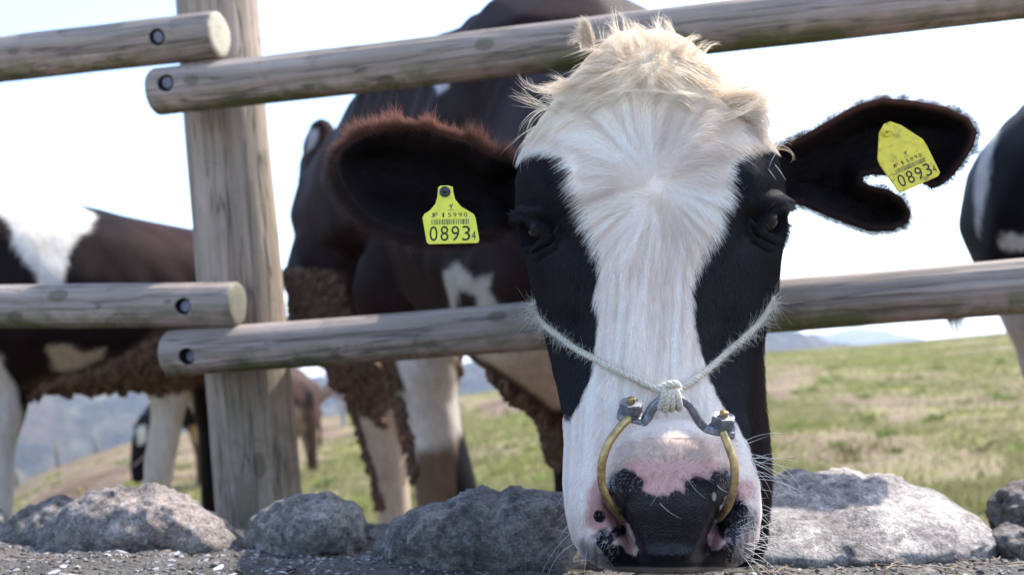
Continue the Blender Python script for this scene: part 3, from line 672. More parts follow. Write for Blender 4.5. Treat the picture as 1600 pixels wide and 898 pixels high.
# ------------------------------------------------------------------ THE COW: head
TB = np.array([  # y, xl, xr, front depth, front bulge, back bulge, n
 (50, 992, 1028, 1.030, .006, .010, 2.0), (56, 968, 1052, 1.012, .015, .035, 2.1), (66, 955, 1070, .996, .025, .06, 2.2), (84, 930, 1095, .980, .036, .08, 2.3), (112, 905, 1112, .962, .048, .11, 2.4),
 (150, 876, 1146, .944, .060, .13, 2.5), (190, 848, 1180, .930, .068, .14, 2.7), (230, 822, 1208, .918, .074, .14, 2.8), (270, 810, 1221, .908, .080, .14, 2.8),
 (310, 807, 1229, .900, .086, .14, 2.7), (350, 811, 1229, .894, .092, .14, 2.5), (400, 821, 1221, .887, .100, .14, 2.3), (450, 832, 1214, .880, .105, .13, 2.1),
 (500, 845, 1202, .872, .105, .12, 2.0), (550, 858, 1186, .863, .098, .11, 2.0), (600, 870, 1172, .853, .088, .10, 2.0), (640, 879, 1166, .845, .080, .10, 2.1),
 (700, 882, 1175, .838, .074, .10, 2.3), (750, 880, 1186, .834, .070, .09, 2.4), (800, 884, 1190, .832, .068, .09, 2.4), (840, 893, 1185, .833, .066, .08, 2.4),
 (868, 910, 1172, .838, .058, .07, 2.3), (884, 934, 1150, .848, .044, .06, 2.2), (892, 968, 1115, .862, .026, .04, 2.1), (895, 1010, 1075, .875, .012, .02, 2.0)], float)
NR, NA = 460, 560
yk = np.interp(np.linspace(0, 1, NR), np.linspace(0, 1, 8), [50, 60, 175, 300, 450, 600, 745, 895])
s_ = np.linspace(0, 1, NR); yk = 50+845*(.5-.5*np.cos(math.pi*s_))*.25+845*s_*.75-0
cols_ = [np.interp(yk, TB[:, 0], TB[:, k]) for k in range(1, 7)]
ker = np.hanning(17); ker /= ker.sum()
def smo(a):
    p = np.pad(a, 8, mode='edge'); r = np.convolve(p, ker, 'valid'); w_ = np.minimum(np.arange(NR), np.arange(NR)[::-1])/14.; w_ = np.clip(w_, 0, 1); return a*(1-w_)+r*w_
xl, xr, dfr, bf, bb, nn = [smo(c) for c in cols_]
th = np.linspace(0, 2*math.pi, NA, endpoint=False)
# denser sampling on the visible side
th = th-.35*np.sin(2*th)*0
c_, s_ = np.cos(th), np.sin(th)
YK = yk[:, None]; half = ((xr-xl)/2)[:, None]; xc = ((xr+xl)/2)[:, None]; n_ = nn[:, None]
tx = np.sign(c_)[None]*np.abs(c_)[None]**(2/n_); sw = np.abs(s_)[None]**(2/n_)
HX = xc+half*tx; HY = YK+0*tx
dw = (dfr+bf)[:, None]
HD = np.where(s_[None] > 0, dw-bf[:, None]*sw, dw+bb[:, None]*sw)
front = ss(0.0, .35, s_)[None]*np.ones_like(HX)
def G(cx, cy, sx, sy, ang=0):
    dx, dy = HX-cx, HY-cy; ca, sa = math.cos(ang), math.sin(ang); u = dx*ca+dy*sa; v = -dx*sa+dy*ca
    return np.exp(-(u/sx)**2-(v/sy)**2)
# muzzle dome
def dome(x, y):
    rx = np.interp(y, [650, 690, 740, 790, 850, 890], [72, 92, 101, 90, 60, 56]); dx = np.abs(x-1047)/rx; dy = np.abs(y-790)/np.where(y < 790, 132., 130.)
    return ss(1.06, .74, (dx**2.6+dy**2.6)**(1/2.6))
dm = dome(HX, HY)
D = -.030*dm*np.interp(HY, [650, 715, 790], [.45, .8, 1.])
D += -.012*G(912, 795, 26, 50)-.012*G(1172, 795, 22, 50)-.020*G(938, 858, 34, 26)-.020*G(1152, 855, 34, 26)-.010*G(1047, 872, 60, 18)
D += .034*(G(958, 795, 9, 20, -.3)+G(974, 822, 9, 22, -.5))*front+.034*(G(1136, 790, 9, 20, .3)+G(1121, 820, 9, 22, .5))*front          # nostrils
D += .010*G(988, 850, 9, 15, -.3)+.010*G(1109, 848, 9, 15, .3)
D += -.007*G(975, 757, 20, 24)-.007*G(1122, 757, 20, 24)-.002*G(1010, 160, 110, 22)                                  # wings over the nostrils
D += .0015*G(1047, 820, 9, 60)                                                              # philtrum
D += -.014*G(862, 285, 32, 45)-.014*G(1182, 275, 32, 42)                                  # brows
D += .012*G(868, 372, 22, 34)+.012*G(1172, 362, 22, 34)                                   # below the brows
D += .006*G(1018, 330, 55, 80)                                                            # shallow hollow of the forehead
D += -.012*G(1012, 120, 90, 40)                                                            # poll
D += .003*G(1045, 655, 60, 26)                                                             # dip above the muzzle
D += -.004*G(985, 520, 30, 120)-.004*G(1075, 520, 30, 120)                                 # nasal ridges
D += .010*G(905, 560, 25, 70)+.010*G(1135, 560, 25, 70)
D += .0030*vnoise(np.stack([HX/90, HY/110], -1), 4)+.0006*fbm(np.stack([HX/14, HY/16], -1), 3, 6)*ss(640, 760, HY)
D += .006*G(1047, 884, 95, 3.5)*front
HD = HD+D*front
W = P(HX, HY, HD)
# normals of the grid, then eyelids and sockets pushed along them
def gnorm(W):
    du = np.gradient(W, axis=0); dv = (np.roll(W, -1, 1)-np.roll(W, 1, 1)); n = np.cross(du, dv); n /= np.linalg.norm(n, axis=-1)[..., None]+1e-12
    c = W.mean((0, 1)); return n*np.sign(np.sum(n*(W-c), -1).mean())
Nn = gnorm(W)
EYES = [(829, 357, -1), (1211, 343, 1)]; eyec = []
dsp = np.zeros(HX.shape)
for ex_, ey_, sg in EYES:
    # find the surface point under the eye pixel (front half)
    dist = (HX-ex_)**2+(HY-ey_)**2+1e6*(s_[None] < 0.0); k = np.unravel_index(np.argmin(dist), dist.shape); c0 = W[k]; n0 = Nn[k]
    q = W-c0; up = U_-n0*(U_@n0); up /= np.linalg.norm(up); sd2 = np.cross(n0, up); a = q@sd2; b = q@up+0.35*a*0; w2 = q@n0
    near = np.abs(w2) < .03
    r = np.sqrt((a/.0150)**2+((b+.0015)/.0115)**2)
    dsp += near*(-.011*ss(1.12, .75, r)+.0045*np.exp(-((r-1.28)/.22)**2)+.011*np.exp(-((a/.022)**2+((b-.017)/.007)**2))+.0025*np.exp(-((r-2.0)/.18)**2)*(b < 0)-.002*np.exp(-((r-1.65)/.15)**2))
    eyec.append((c0-n0*.0205, n0, up, sd2))
W = W+Nn*dsp[..., None]
Nn = gnorm(W)

BP_L = [(740, 262), (806, 246), (820, 240), (836, 240), (862, 237), (878, 246), (882, 262), (887, 285), (897, 302), (906, 325), (911, 352), (920, 375), (929, 398), (933, 425), (928, 455), (931, 500), (930, 545), (921, 590), (908, 618), (890, 648), (872, 640), (700, 560)]
BP_R = [(1178, 228), (1165, 238), (1152, 262), (1143, 285), (1140, 310), (1130, 332), (1128, 360), (1112, 385), (1098, 412), (1086, 440), (1083, 470), (1088, 510), (1098, 545), (1108, 580), (1122, 615), (1142, 645), (1166, 680), (1185, 740), (1400, 700), (1400, 200), (1215, 236), (1200, 226)]
NOSE = [(952, 748), (960, 738), (974, 729), (990, 735), (1005, 748), (1004, 766), (1014, 771), (1030, 776), (1045, 772), (1055, 763), (1064, 768), (1071, 772), (1070, 754), (1083, 744), (1100, 745), (1108, 752), (1116, 736), (1134, 728), (1142, 745), (1141, 766), (1130, 786), (1123, 803), (1114, 818), (1107, 836), (1106, 850),
        (1113, 861), (1126, 856), (1133, 846), (1122, 834), (1120, 815), (1130, 803), (1140, 795), (1149, 781), (1163, 780), (1170, 796), (1168, 815), (1158, 830), (1152, 850), (1144, 868), (1135, 893), (1049, 889), (974, 896), (960, 886), (946, 868), (932, 850), (930, 834), (945, 826), (954, 832), (960, 821), (977, 818), (980, 830), (968, 838), (957, 848), (970, 852), (978, 860), (991, 867), (996, 858), (988, 834), (977, 812), (962, 790), (952, 768)]
PINK = [([(930, 750), (960, 765), (975, 800), (985, 815), (975, 825), (945, 826), (925, 832), (918, 810), (920, 770)], .9), ([(1142, 752), (1172, 748), (1178, 775), (1160, 785), (1145, 795), (1128, 808), (1130, 790), (1140, 775)], .9),
        ([(975, 722), (1120, 722), (1115, 760), (1070, 778), (1045, 780), (1005, 778), (985, 745)], .85), ([(957, 842), (982, 826), (994, 868), (975, 862)], .95), ([(1106, 826), (1122, 812), (1136, 846), (1112, 864)], .95)]
WHITE_, CREAM, PINKC, NBLK = np.array([.97, .87, .81]), np.array([.90, .77, .60]), np.array([.58, .31, .28]), np.array([.013, .011, .014])
def head_map(x, y, W3, hairs=False):
    """albedo and skin masks over the face"""
    q = np.stack([x, y], -1); nz = fbm(q/9, 3, 41)*5+fbm(q/3., 2, 45)*1.5
    C = np.tile(WHITE_, x.shape+(1,)); C = mixc(C, (.86, .76, .64), np.clip(.35+fbm(q/90, 2, 8)*.8, 0, 1)*ss(560, 200, y)*.6)
    C = mixc(C, CREAM, ss(235, 115, y)*.85); C = mixc(C, (.90, .84, .78), .08*ss(.3, .8, fbm(q/18, 3, 3)+.4)*ss(640, 300, y))
    off = 3+6*ss(470, 380, y)
    black = np.maximum(ss(-2, 2, sdpoly(x, y, BP_L)+nz+off), ss(-2, 2, sdpoly(x, y, BP_R)+nz+off))
    C = mixc(C, (.007, .006, .009), black)
    fuzz = ss(660, 730, y)*ss(800, 735, y)*ss(112, 85, np.abs(x-1047)); C = mixc(C, (.62, .48, .40), fuzz*.75)
    pk = np.zeros(x.shape)
    for pl, s in PINK: pk = np.maximum(pk, s*ss(-8, 5, sdpoly(x, y, pl)+nz))
    lip = ss(790, 850, y)*.3*ss(60, 150, np.abs(x-1047)); pk = np.maximum(pk, lip)
    C = mixc(C, PINKC, pk)
    nb = ss(-1.5, 1.5, sdpoly(x, y, NOSE)+nz*.7)
    sp = ss(0, 3, 11-np.hypot(x-937, (y-806)*.95)+nz*.5); fl = ss(.25, .32, fbm(q/7, 2, 77)+.0)*ss(40, 5, np.hypot(x-1150, y-835)); 
    nb = np.maximum(nb, sp)
    # pale flecks on the pad
    mott = ss(.18, .30, fbm(q/6, 3, 91))*nb*ss(70, 100, np.abs(x-1047))*ss(800, 830, y); C = mixc(C, NBLK, nb*0)
    flk = np.maximum(ss(0, 2, 4-np.hypot((x-1116), (y-775)*.45)), ss(0, 2, 3-np.hypot((x-968), (y-800)*.3)))
    C = mixc(C, NBLK, nb); C = mixc(C, (.5, .42, .42), flk*.8); C = mixc(C, (.42, .34, .35), mott*.6)
    rimp = ss(-7, 0, sdpoly(x, y, NOSE)+nz*1.5)*(1-nb)*.45; C = mixc(C, (.12, .09, .10), rimp)
    cor = np.maximum(ss(-9, 7, sdpoly(x, y, [(1150, 812), (1180, 792), (1190, 845), (1168, 884), (1132, 893), (1146, 862)])+nz), .8*ss(-9, 7, sdpoly(x, y, [(905, 842), (934, 846), (950, 872), (968, 893), (930, 893), (908, 868)])+nz))*(1-nb)
    C = mixc(C, (.17, .155, .16), cor*(.45+.5*np.clip(.5+fbm(q/5, 3, 23)*1.6, 0, 1)))
    lowlip = ss(884, 889, y+.02*np.abs(x-1047))*ss(105, 80, np.abs(x-1047)); C = mixc(C, (.5, .4, .34), lowlip*.9)
    bare = np.clip(nb*ss(745, 775, y)+ss(-4, 4, sdpoly(x, y, PINK[3][0]))+ss(-4, 4, sdpoly(x, y, PINK[4][0])), 0, 1)*ss(118, 78, np.abs(x-1047)+np.maximum(0, (y-845))*.35)
    return C, nb, pk, np.clip(bare, 0, 1), black
Ch, nb_, pk_, bare_, blk_ = head_map(HX, HY, W)
Ch = mixc(Ch, Ch*np.array([.86, .80, .76]), (1-nb_)*(1-blk_)*(1-pk_)*1.0)
backm = (s_[None] < -.05)&np.ones(HX.shape, bool)
Ch[backm & (HY > 200) & (HY < 760)] = (.02, .013, .013)
# eye rims stay dark
Vh = W.reshape(-1, 3); i = np.arange(NR-1)[:, None]*NA; j = np.arange(NA)[None]; j2 = (j+1) % NA
Fh = np.stack([i+j, i+j2, i+NA+j2, i+NA+j], -1).reshape(-1, 4).tolist()
Fh.append(list(range(NA))); Fh.append([(NR-1)*NA+k for k in range(NA)][::-1])
head_bvh = bvh_of(Vh, Fh)
def face_d(px, py, default=.9):
    h = head_bvh.ray_cast(Vector(CAM), Vector(P(px, py, 1.0)-CAM)); 
    return (float((np.array(h[0])-CAM)@F_), np.array(h[1])) if h[0] is not None else (default, -F_)

# ---- ears: leaf shells from their outlines, cupped, with thickness
def ear(outline, dbase, dfun, T, R, step=1.6):
    ol = np.array(outline, float); x = np.arange(ol[:, 0].min()-2, ol[:, 0].max()+2, step); y = np.arange(ol[:, 1].min()-2, ol[:, 1].max()+2, step)
    Xg, Yg = np.meshgrid(x, y, indexing='ij'); S = sdpoly(Xg, Yg, ol)
    gx, gy = np.gradient(S, step); ins = S > 0
    edge = ins & (S < step*1.02); Xs = np.where(edge, Xg-gx*S, Xg); Ys = np.where(edge, Yg-gy*S, Yg); Sc = np.where(edge, 0, S)
    t = np.clip(Sc/R, 0, 1); th_ = T*np.sqrt(1-(1-t)**2)
    mid = dfun(Xs, Ys, Sc)
    idx = -np.ones(S.shape, int); idx[ins] = np.arange(ins.sum()); n = ins.sum()
    cell = ins[:-1, :-1] & ins[1:, :-1] & ins[1:, 1:] & ins[:-1, 1:]
    a, b, c, e = idx[:-1, :-1][cell], idx[1:, :-1][cell], idx[1:, 1:][cell], idx[:-1, 1:][cell]
    Ff = np.stack([a, e, c, b], 1); Fb = np.stack([a, b, c, e], 1)+n
    Vf = P(Xs[ins], Ys[ins], (mid-th_)[ins]); Vb = P(Xs[ins], Ys[ins], (mid+th_)[ins])
    return np.concatenate([Vf, Vb]), Ff.tolist()+Fb.tolist(), (Xs[ins], Ys[ins], Sc[ins]), Vf, (Xs, Ys, mid-th_, ins, Sc)
EAR_L = [(832, 262), (800, 246), (772, 236), (742, 217), (712, 208), (678, 196), (640, 190), (605, 192), (574, 200), (548, 213), (530, 228), (521, 242), (519, 260), (526, 284), (538, 306), (556, 330), (580, 350), (612, 366), (655, 376), (700, 379), (745, 374), (788, 360), (832, 348)]
EAR_R = [(1205, 232), (1232, 222), (1269, 203), (1305, 181), (1340, 163), (1376, 153), (1429, 157), (1483, 168), (1515, 184), (1527, 205), (1522, 228), (1510, 248), (1490, 275), (1470, 291), (1455, 296), (1443, 288), (1425, 282), (1395, 276), (1365, 273), (1350, 277), (1349, 284), (1362, 290), (1390, 296), (1411, 309), (1424, 331), (1419, 350), (1394, 361), (1358, 362), (1322, 350), (1287, 336), (1251, 321), (1205, 318)]
def dl(x, y, s): return .985+.050*ss(0, 70, s)-.010*np.sin((y-x*.22-130)/13.)*ss(25, 60, s)+.0*(x)+.03*ss(700, 520, x)-.0003*(y-290)*.4+.05*ss(760, 830, x)
def dr_(x, y, s): return 1.0+.040*ss(0, 45, s)-.006*np.sin((y+x*.2-500)/11.)*ss(15, 45, s)-.02*ss(1300, 1520, x)+.02*np.sin((x-1200)/110.)+.0001*(y-260)
E1 = ear(EAR_L, 1, dl, .007, 12); E2 = ear(EAR_R, 1, dr_, .0075, 13)
def ear_col(E, top):
    x, y, s = E[2]; c = np.tile(np.array([.007, .005, .006]), (len(x), 1)); c = mixc(c, (.09, .04, .028), ss(16, 0, s)*(.35+.65*ss(top+110, top, y))); return np.concatenate([c, np.tile(np.array([.05, .022, .016]), (len(x), 1))])  # brown rim, painted stronger along the top for the backlit edge
Vb_, Fb_, Cb_ = BODY
allV, allF = cat([(Vh, Fh), (E1[0], E1[1]), (E2[0], E2[1]), (Vb_, Fb_)])
allC = np.concatenate([Ch.reshape(-1, 3), ear_col(E1, 190), ear_col(E2, 165), Cb_])
padA = np.concatenate([bare_.ravel(), np.zeros(len(allV)-len(Vh))])
bo = mesh_obj('body', allV, allF, M_HEAD, cow, col=allC, extra={'pad': padA})
bo.data.materials.append(M_COAT)
mi = np.zeros(len(bo.data.polygons), np.int32); mi[len(Fh)+len(E1[1])+len(E2[1]):] = 1; bo.data.polygons.foreach_set('material_index', mi)

# ---- eyes
def eye_mat():
    t = NT('cow_eye'); t.l(t.attr('Col').outputs['Color'], t.b.inputs['Base Color']); t.b.inputs['Roughness'].default_value = .05; t.b.inputs['Specular IOR Level'].default_value = .25; return t.m
M_EYEB = eye_mat()
for (c, n0, up, sd2), (ex_, ey_, sg) in zip(eyec, EYES):
    V0, F0 = ICO4; look = n0*1.0+sg*R_*.25; look /= np.linalg.norm(look)
    ca = V0@look; inner = V0@(-sg*R_)
    col = np.tile(np.array([.018, .010, .008]), (len(V0), 1)); col = mixc(col, (.006, .008, .014), ss(.80, .84, ca)); col = mixc(col, (.30, .20, .20), ss(.84, .90, inner*.8-.45*(V0@U_))*ss(.8, .7, ca))
    mesh_obj('eye', V0*.0185+c+n0*.0035, F0, M_EYEB, cow, col=col)

# ------------------------------------------------------------------ fur
def flow(x, y):
    dx, dy = x-1025, y-290; r = np.hypot(dx, dy)+1e-6; ux, uy = dx/r, dy/r
    sw_ = 1.3*np.exp(-r/28)+.20                                # swirl
    fx = ux-uy*sw_*1.0; fy = uy+ux*sw_*1.0
    down = ss(300, 480, y); fx = fx*(1-down)+down*np.clip((x-1035)/190, -1, 1)*.35; fy = fy*(1-down)+down*1.0
    # above the whorl the hair rises, then combs outward and down at the temples
    side = ss(35, 160, np.abs(dx))*ss(430, 230, y); fy = fy+side*1.25
    poll = ss(175, 120, y); fx = fx*(1-poll)+poll*np.clip((x-1010)/70, -1.2, 1.2)*.9; fy = fy*(1-poll)+poll*(ss(60, 110, y)*1.1-.4)
    mz = ss(660, 700, y)*ss(125, 90, np.abs(x-1047)); fx = fx*(1-mz)+mz*(x-1047)/130; fy = fy*(1-mz)+mz*(-.6*ss(735, 705, y)+.7*ss(720, 760, y))
    n1 = fbm(np.stack([x/70, y/70], -1), 2, 61)*.7; n2 = fbm(np.stack([x/22, y/22], -1), 2, 63)*.12
    a = n1*ss(620, 200, y)*.6+n2*.8; ca, sa = np.cos(a), np.sin(a)
    return fx*ca-fy*sa, fx*sa+fy*ca
def make_hairs(x, y, W0, N0, L, lift, colr, kpts=5, rad0=.00011, curl=.15, flowf=flow, grav=0., trace=False):
    n = len(x); fx, fy = flowf(x, y); v = fx[:, None]*R_-fy[:, None]*U_; v = v-N0*np.sum(v*N0, 1)[:, None]; v /= np.linalg.norm(v, axis=1)[:, None]+1e-9
    b = np.cross(N0, v); ja = rng.normal(0, curl, n); v = v*np.cos(ja)[:, None]+b*np.sin(ja)[:, None]
    s = np.linspace(0, 1, kpts); pts = np.empty((n, kpts, 3)); cv = rng.normal(0, curl*.8, n)
    if trace:
        dpt = (W0-CAM)@F_; xx, yy = x.copy(), y.copy(); p = W0-N0*.0006; pts[:, 0] = p; st = L/(kpts-1)
        for k in range(1, kpts):
            fx, fy = flowf(xx, yy); v = fx[:, None]*R_-fy[:, None]*U_; v = v-N0*np.sum(v*N0, 1)[:, None]; v /= np.linalg.norm(v, axis=1)[:, None]+1e-9; b = np.cross(N0, v)
            aj = ja+cv*s[k]; v = v*np.cos(aj)[:, None]+b*np.sin(aj)[:, None]; p = p+v*st[:, None]+N0*(st*lift*(1-1.25*s[k]))[:, None]; pts[:, k] = p
            xx = xx+(v@R_)*st*FPX/dpt; yy = yy-(v@U_)*st*FPX/dpt
        r = rad0*(1-.85*s[None]**1.5)*rng.uniform(.7, 1.2, (n, 1)); return pts, r
    for k, q in enumerate(s):
        pts[:, k] = W0-N0*.0006+v*(L*q)[:, None]+N0*(L*lift*(q-.45*q*q))[:, None]+b*(L*cv*q*q)[:, None]+np.array([0, 0, -1.])*(grav*L*q*q)[:, None]
    r = rad0*(1-.85*s[None]**1.5)*rng.uniform(.7, 1.2, (n, 1)); return pts, r
# roots on the head grid
cellA = np.linalg.norm(np.cross(W[1:, :]-W[:-1, :], np.roll(W, -1, 1)[:-1]-W[:-1]), axis=-1)
facing = np.sum(Nn*(CAM-W), -1)/np.linalg.norm(CAM-W, axis=-1)
def sample_head(n, wmap):
    wt = (cellA*wmap[:-1]).ravel(); wt = wt/wt.sum(); k = rng.choice(len(wt), n, p=wt); i_, j_ = k//NA, k % NA; u, v = rng.random(n), rng.random(n); j2_ = (j_+1) % NA
    def bl(A):
        sh = (-1,)+(1,)*(A.ndim-2); u_, v_ = u.reshape(sh), v.reshape(sh)
        return A[i_, j_]*(1-u_)*(1-v_)+A[i_+1, j_]*u_*(1-v_)+A[i_, j2_]*(1-u_)*v_+A[i_+1, j2_]*u_*v_
    N0 = bl(Nn); N0 /= np.linalg.norm(N0, axis=1)[:, None]; return bl(HX), bl(HY), bl(W), N0
vis = (facing > -.35)*1.0
eyem = np.ones(HX.shape)
for (c, n0, up, sd2) in eyec:
    q = W-c; a = q@sd2; b = q@up; r = np.sqrt((a/.0150)**2+(b/.0115)**2); eyem *= np.where((r < 1.25) & (np.linalg.norm(q, axis=-1) < .05), 0, 1)
wmap = vis*eyem*(1-bare_)*(1-.82*np.clip(pk_*1.1, 0, 1))*(1+.5*blk_)*(1+2.2*np.exp(-((HX-1025)**2+(HY-290)**2)/50**2))
x, y, W0, N0 = sample_head(250000, wmap)
Cc, nbh, pkh, bah, bkh = head_map(x, y, W0)
L = np.interp(y, [50, 110, 170, 290, 400, 560, 640, 700, 760, 900], [.013, .016, .020, .019, .015, .012, .010, .007, .005, .006])*rng.uniform(.7, 1.2, len(x))
L *= np.where(bkh > .5, .62, 1.)*np.where(nbh > .5, .6, 1)
rr_ = np.hypot(x-1025, y-290); L *= ss(-10, 50, rr_)*.35+.65
lift = np.where(y < 170, .3, .15)+.14*rng.random(len(x)); lift = np.where(y > 690, .45, lift)
tone = 1+.07*rng.standard_normal(len(x))[:, None]
Cc = np.clip(Cc*np.clip(tone, .5, 1.25), 0, .95)
# a share of grey-white hairs over the dark lip skin
wh = (nbh > .5) & (rng.random(len(x)) < .35) & (np.abs(x-1047) > 85); Cc[wh] = (.55, .55, .56)
wh = (nbh > .5) & (rng.random(len(x)) < .3) & (y < 775); Cc[wh] = (.4, .38, .38)
pts, rd = make_hairs(x, y, W0, N0, L, lift, None, 6, .00015, .06, trace=True)
cell = 5.0; gx0, gy0 = np.floor(x/cell).astype(int), np.floor(y/cell).astype(int); best = np.full(len(x), 1e9); bxx = x.copy(); byy = y.copy(); bid = np.zeros(len(x))
for oi in (-1, 0, 1):
    for oj in (-1, 0, 1):
        ci, cj = gx0+oi, gy0+oj; jx, jy = (ci+_h(ci, cj, 1, 3))*cell, (cj+_h(ci, cj, 2, 5))*cell; d2 = (jx-x)**2+(jy-y)**2; m_ = d2 < best
        best = np.where(m_, d2, best); bxx = np.where(m_, jx, bxx); byy = np.where(m_, jy, byy); bid = np.where(m_, _h(ci, cj, 7, 9), bid)
dpx = (W0-CAM)@F_; dv = ((bxx-x)*dpx/FPX)[:, None]*R_-((byy-y)*dpx/FPX)[:, None]*U_; dv -= N0*np.sum(dv*N0, 1)[:, None]
for k, q in enumerate(np.linspace(0, 1, 6)): pts[:, k] += dv*(.10*q**1.5*ss(440, 300, y))[:, None]
tht = np.arctan2(y-290, x-1025)+.35*np.exp(-rr_/60); low = ss(330, 520, y)
st1 = fbm(np.stack([tht*11+.5*fbm(np.stack([x/70, y/70], -1), 2, 31), rr_/420], -1), 3, 71)*(1-low)+fbm(np.stack([x/7.0+y/120+.5*fbm(np.stack([x/60, y/120], -1), 2, 31), y/330], -1), 3, 72)*low; st1 = np.where(y < 165, fbm(np.stack([x/8, y/30], -1), 3, 73), st1)
Cc = np.clip(Cc*(1.+.30*st1*ss(5, 60, rr_)+.05*(bid-.5))[:, None], 0, .97); Cc = mixc(Cc, Cc*np.array([.93, .80, .64]), ss(.0, -.3, st1)*.35*ss(640, 380, y))
for k, q in enumerate(np.linspace(0, 1, 6)): pts[:, k] += N0*((.0004+.0010*np.clip(st1+.28, 0, 1)*ss(15, 90, rr_))*q)[:, None]
hair_obj('fur', pts, rd, Cc, M_HAIR, cow)

jx, jy = rng.uniform(1140, 1216, 30000), rng.uniform(400, 872, 30000); jb = []; jn = []
for a_, b_ in zip(jx, jy):
    h = body_bvh.ray_cast(Vector(CAM), Vector(P(a_, b_, 1.0)-CAM), 1.3)
    if h[0] is not None: jb.append((*h[0], a_, b_)); jn.append(tuple(h[1]))
jb = np.array(jb); jn = np.array(jn); jn = np.where((jn@F_ > 0)[:, None], -jn, jn)
pts, rd = make_hairs(jb[:, 3], jb[:, 4], jb[:, :3], jn, rng.uniform(.007, .014, len(jb)), .25+.2*rng.random(len(jb)), None, 5, .00014, .15, flowf=lambda x, y: (.25+.3*fbm(np.stack([x/20, y/20], -1), 2, 5), 1+0*x))
hair_obj('jaw_fur', pts, rd, np.array([.022, .010, .009])*rng.uniform(.4, 1.5, (len(jb), 1)), M_HAIRD, cow)

# long hair of the poll and tufts
def strands(spec, kp=9):
    PT = []; RD = []; CC = []
    for (x0, y0, sx, sy, n, ang, spread, L0, L1, curl, colr, lift_) in spec:
        nclump = max(3, n//26); cid = rng.integers(0, nclump, n); kx, ky = rng.normal(x0, sx, nclump), rng.normal(y0, sy, nclump); ox_, oy_ = rng.normal(0, 3.6, n), rng.normal(0, 3.6, n); x = kx[cid]+ox_; y = ky[cid]+oy_
        hit = np.array([face_d(x[k], y[k], None)[0] is not None for k in range(n)]) | (x0 == 918); x, y, cid, ox_, oy_ = x[hit], y[hit], cid[hit], ox_[hit], oy_[hit]; n = len(x)
        dep = np.empty(n); N = np.empty((n, 3)); ctone = rng.uniform(.84, 1.08, nclump)
        for k in range(n):
            f, nr_ = face_d(x[k], y[k], None); 
            if f is None: f, nr_ = (dd, -F_) if k and (dd := dep[:k].mean()) else (.98, -F_)
            dep[k] = f; N[k] = nr_
        N = np.where((N@F_ > 0)[:, None], -N, N)
        base = P(x, y, dep)
        ca = rng.normal(0, spread, nclump); cc = rng.normal(curl*.7, abs(curl)*.6, nclump)
        a = np.radians(ang)+ca[cid]+rng.normal(0, .10, n); cu = cc[cid]+rng.normal(0, abs(curl)*.15, n); off = (ox_*dep/FPX)[:, None]*R_-(oy_*dep/FPX)[:, None]*U_; Ls = rng.uniform(L0, L1, n)
        pts = np.empty((n, kp, 3)); pts[:, 0] = base; p = base.copy(); st = Ls/(kp-1); lf = lift_*rng.uniform(.6, 1.4, n)
        for k in range(1, kp):
            q = k/(kp-1); aa = a+cu*q*q*1.6
            v = np.cos(aa)[:, None]*R_+np.sin(aa)[:, None]*U_; v = v+N*(lf*(1-1.5*q))[:, None]+.05*rng.standard_normal((n, 3)); v /= np.linalg.norm(v, axis=1)[:, None]
            p = p+v*st[:, None]; pts[:, k] = p-off*(.8*q)
        s = np.linspace(0, 1, kp); PT.append(pts); RD.append(.00017*(1-.85*s[None]**2)*rng.uniform(.7, 1.3, (n, 1)))
        t = np.clip(rng.normal(.62, .28, n), 0, 1)[:, None]; c = np.array(colr)*t+np.array([.95, .88, .79])*(1-t); CC.append(np.clip(c*ctone[cid][:, None]*rng.uniform(.85, 1.1, (n, 1)), 0, .95))
    return np.concatenate(PT), np.concatenate(RD), np.concatenate(CC)
CR = (.84, .67, .47)
spec = [ # x0,y0,sx,sy,n,angle deg (0 right, 90 up),spread,Lmin,Lmax,curl,colour,lift
 (1010, 72, 36, 10, 420, 92, .5, .016, .032, .5, CR, .5),
 (960, 88, 18, 14, 220, 140, .45, .012, .024, .5, CR, .6),
 (1060, 82, 24, 12, 250, 50, .45, .014, .026, -.5, CR, .6),
 (985, 85, 22, 16, 1100, -105, .35, .04, .065, -.35, CR, .7),
 (1035, 85, 22, 16, 1100, -72, .35, .04, .065, .35, CR, .7),
 (930, 118, 24, 16, 700, -140, .3, .024, .036, .4, CR, .6),
 (1090, 115, 24, 16, 700, -42, .3, .024, .036, -.4, CR, .6),
 (1010, 120, 45, 18, 700, -90, .5, .025, .045, .3, (.72, .62, .48), .5),
 (885, 148, 12, 12, 260, 160, .4, .02, .034, .6, CR, .5),
 (862, 165, 14, 20, 900, -118, .25, .035, .055, .35, CR, .5),
 (845, 190, 10, 16, 450, -110, .3, .025, .042, .35, CR, .45),
 (872, 145, 12, 12, 60, 155, .5, .04, .06, -.9, CR, .4),
 (1130, 150, 14, 12, 260, -30, .25, .03, .045, -.7, CR, .45),
 (1145, 168, 10, 10, 260, -5, .2, .03, .05, -1.0, (.6, .5, .38), .4),
 (1166, 192, 10, 12, 320, -45, .3, .02, .04, -.4, (.6, .5, .4), .4),
 (1140, 152, 6, 6, 160, 10, .12, .035, .045, -1.6, CR, .3),
 (918, 70, 3, 5, 260, 95, .12, .018, .028, .3, (.60, .44, .28), .2),
 (918, 75, 5, 4, 90, 110, .5, .02, .03, .8, (.60, .44, .28), .3),
 (1138, 158, 8, 9, 420, 12, .12, .045, .065, -1.7, CR, .25),
 (1150, 165, 10, 8, 220, -20, .15, .03, .05, -.6, CR, .3),
 (1207, 233, 4, 6, 60, 20, .5, .02, .03, -.8, CR, .4)]
pts, rd, cc = strands(spec)
hair_obj('forelock', pts, rd, cc, M_HAIR, cow)

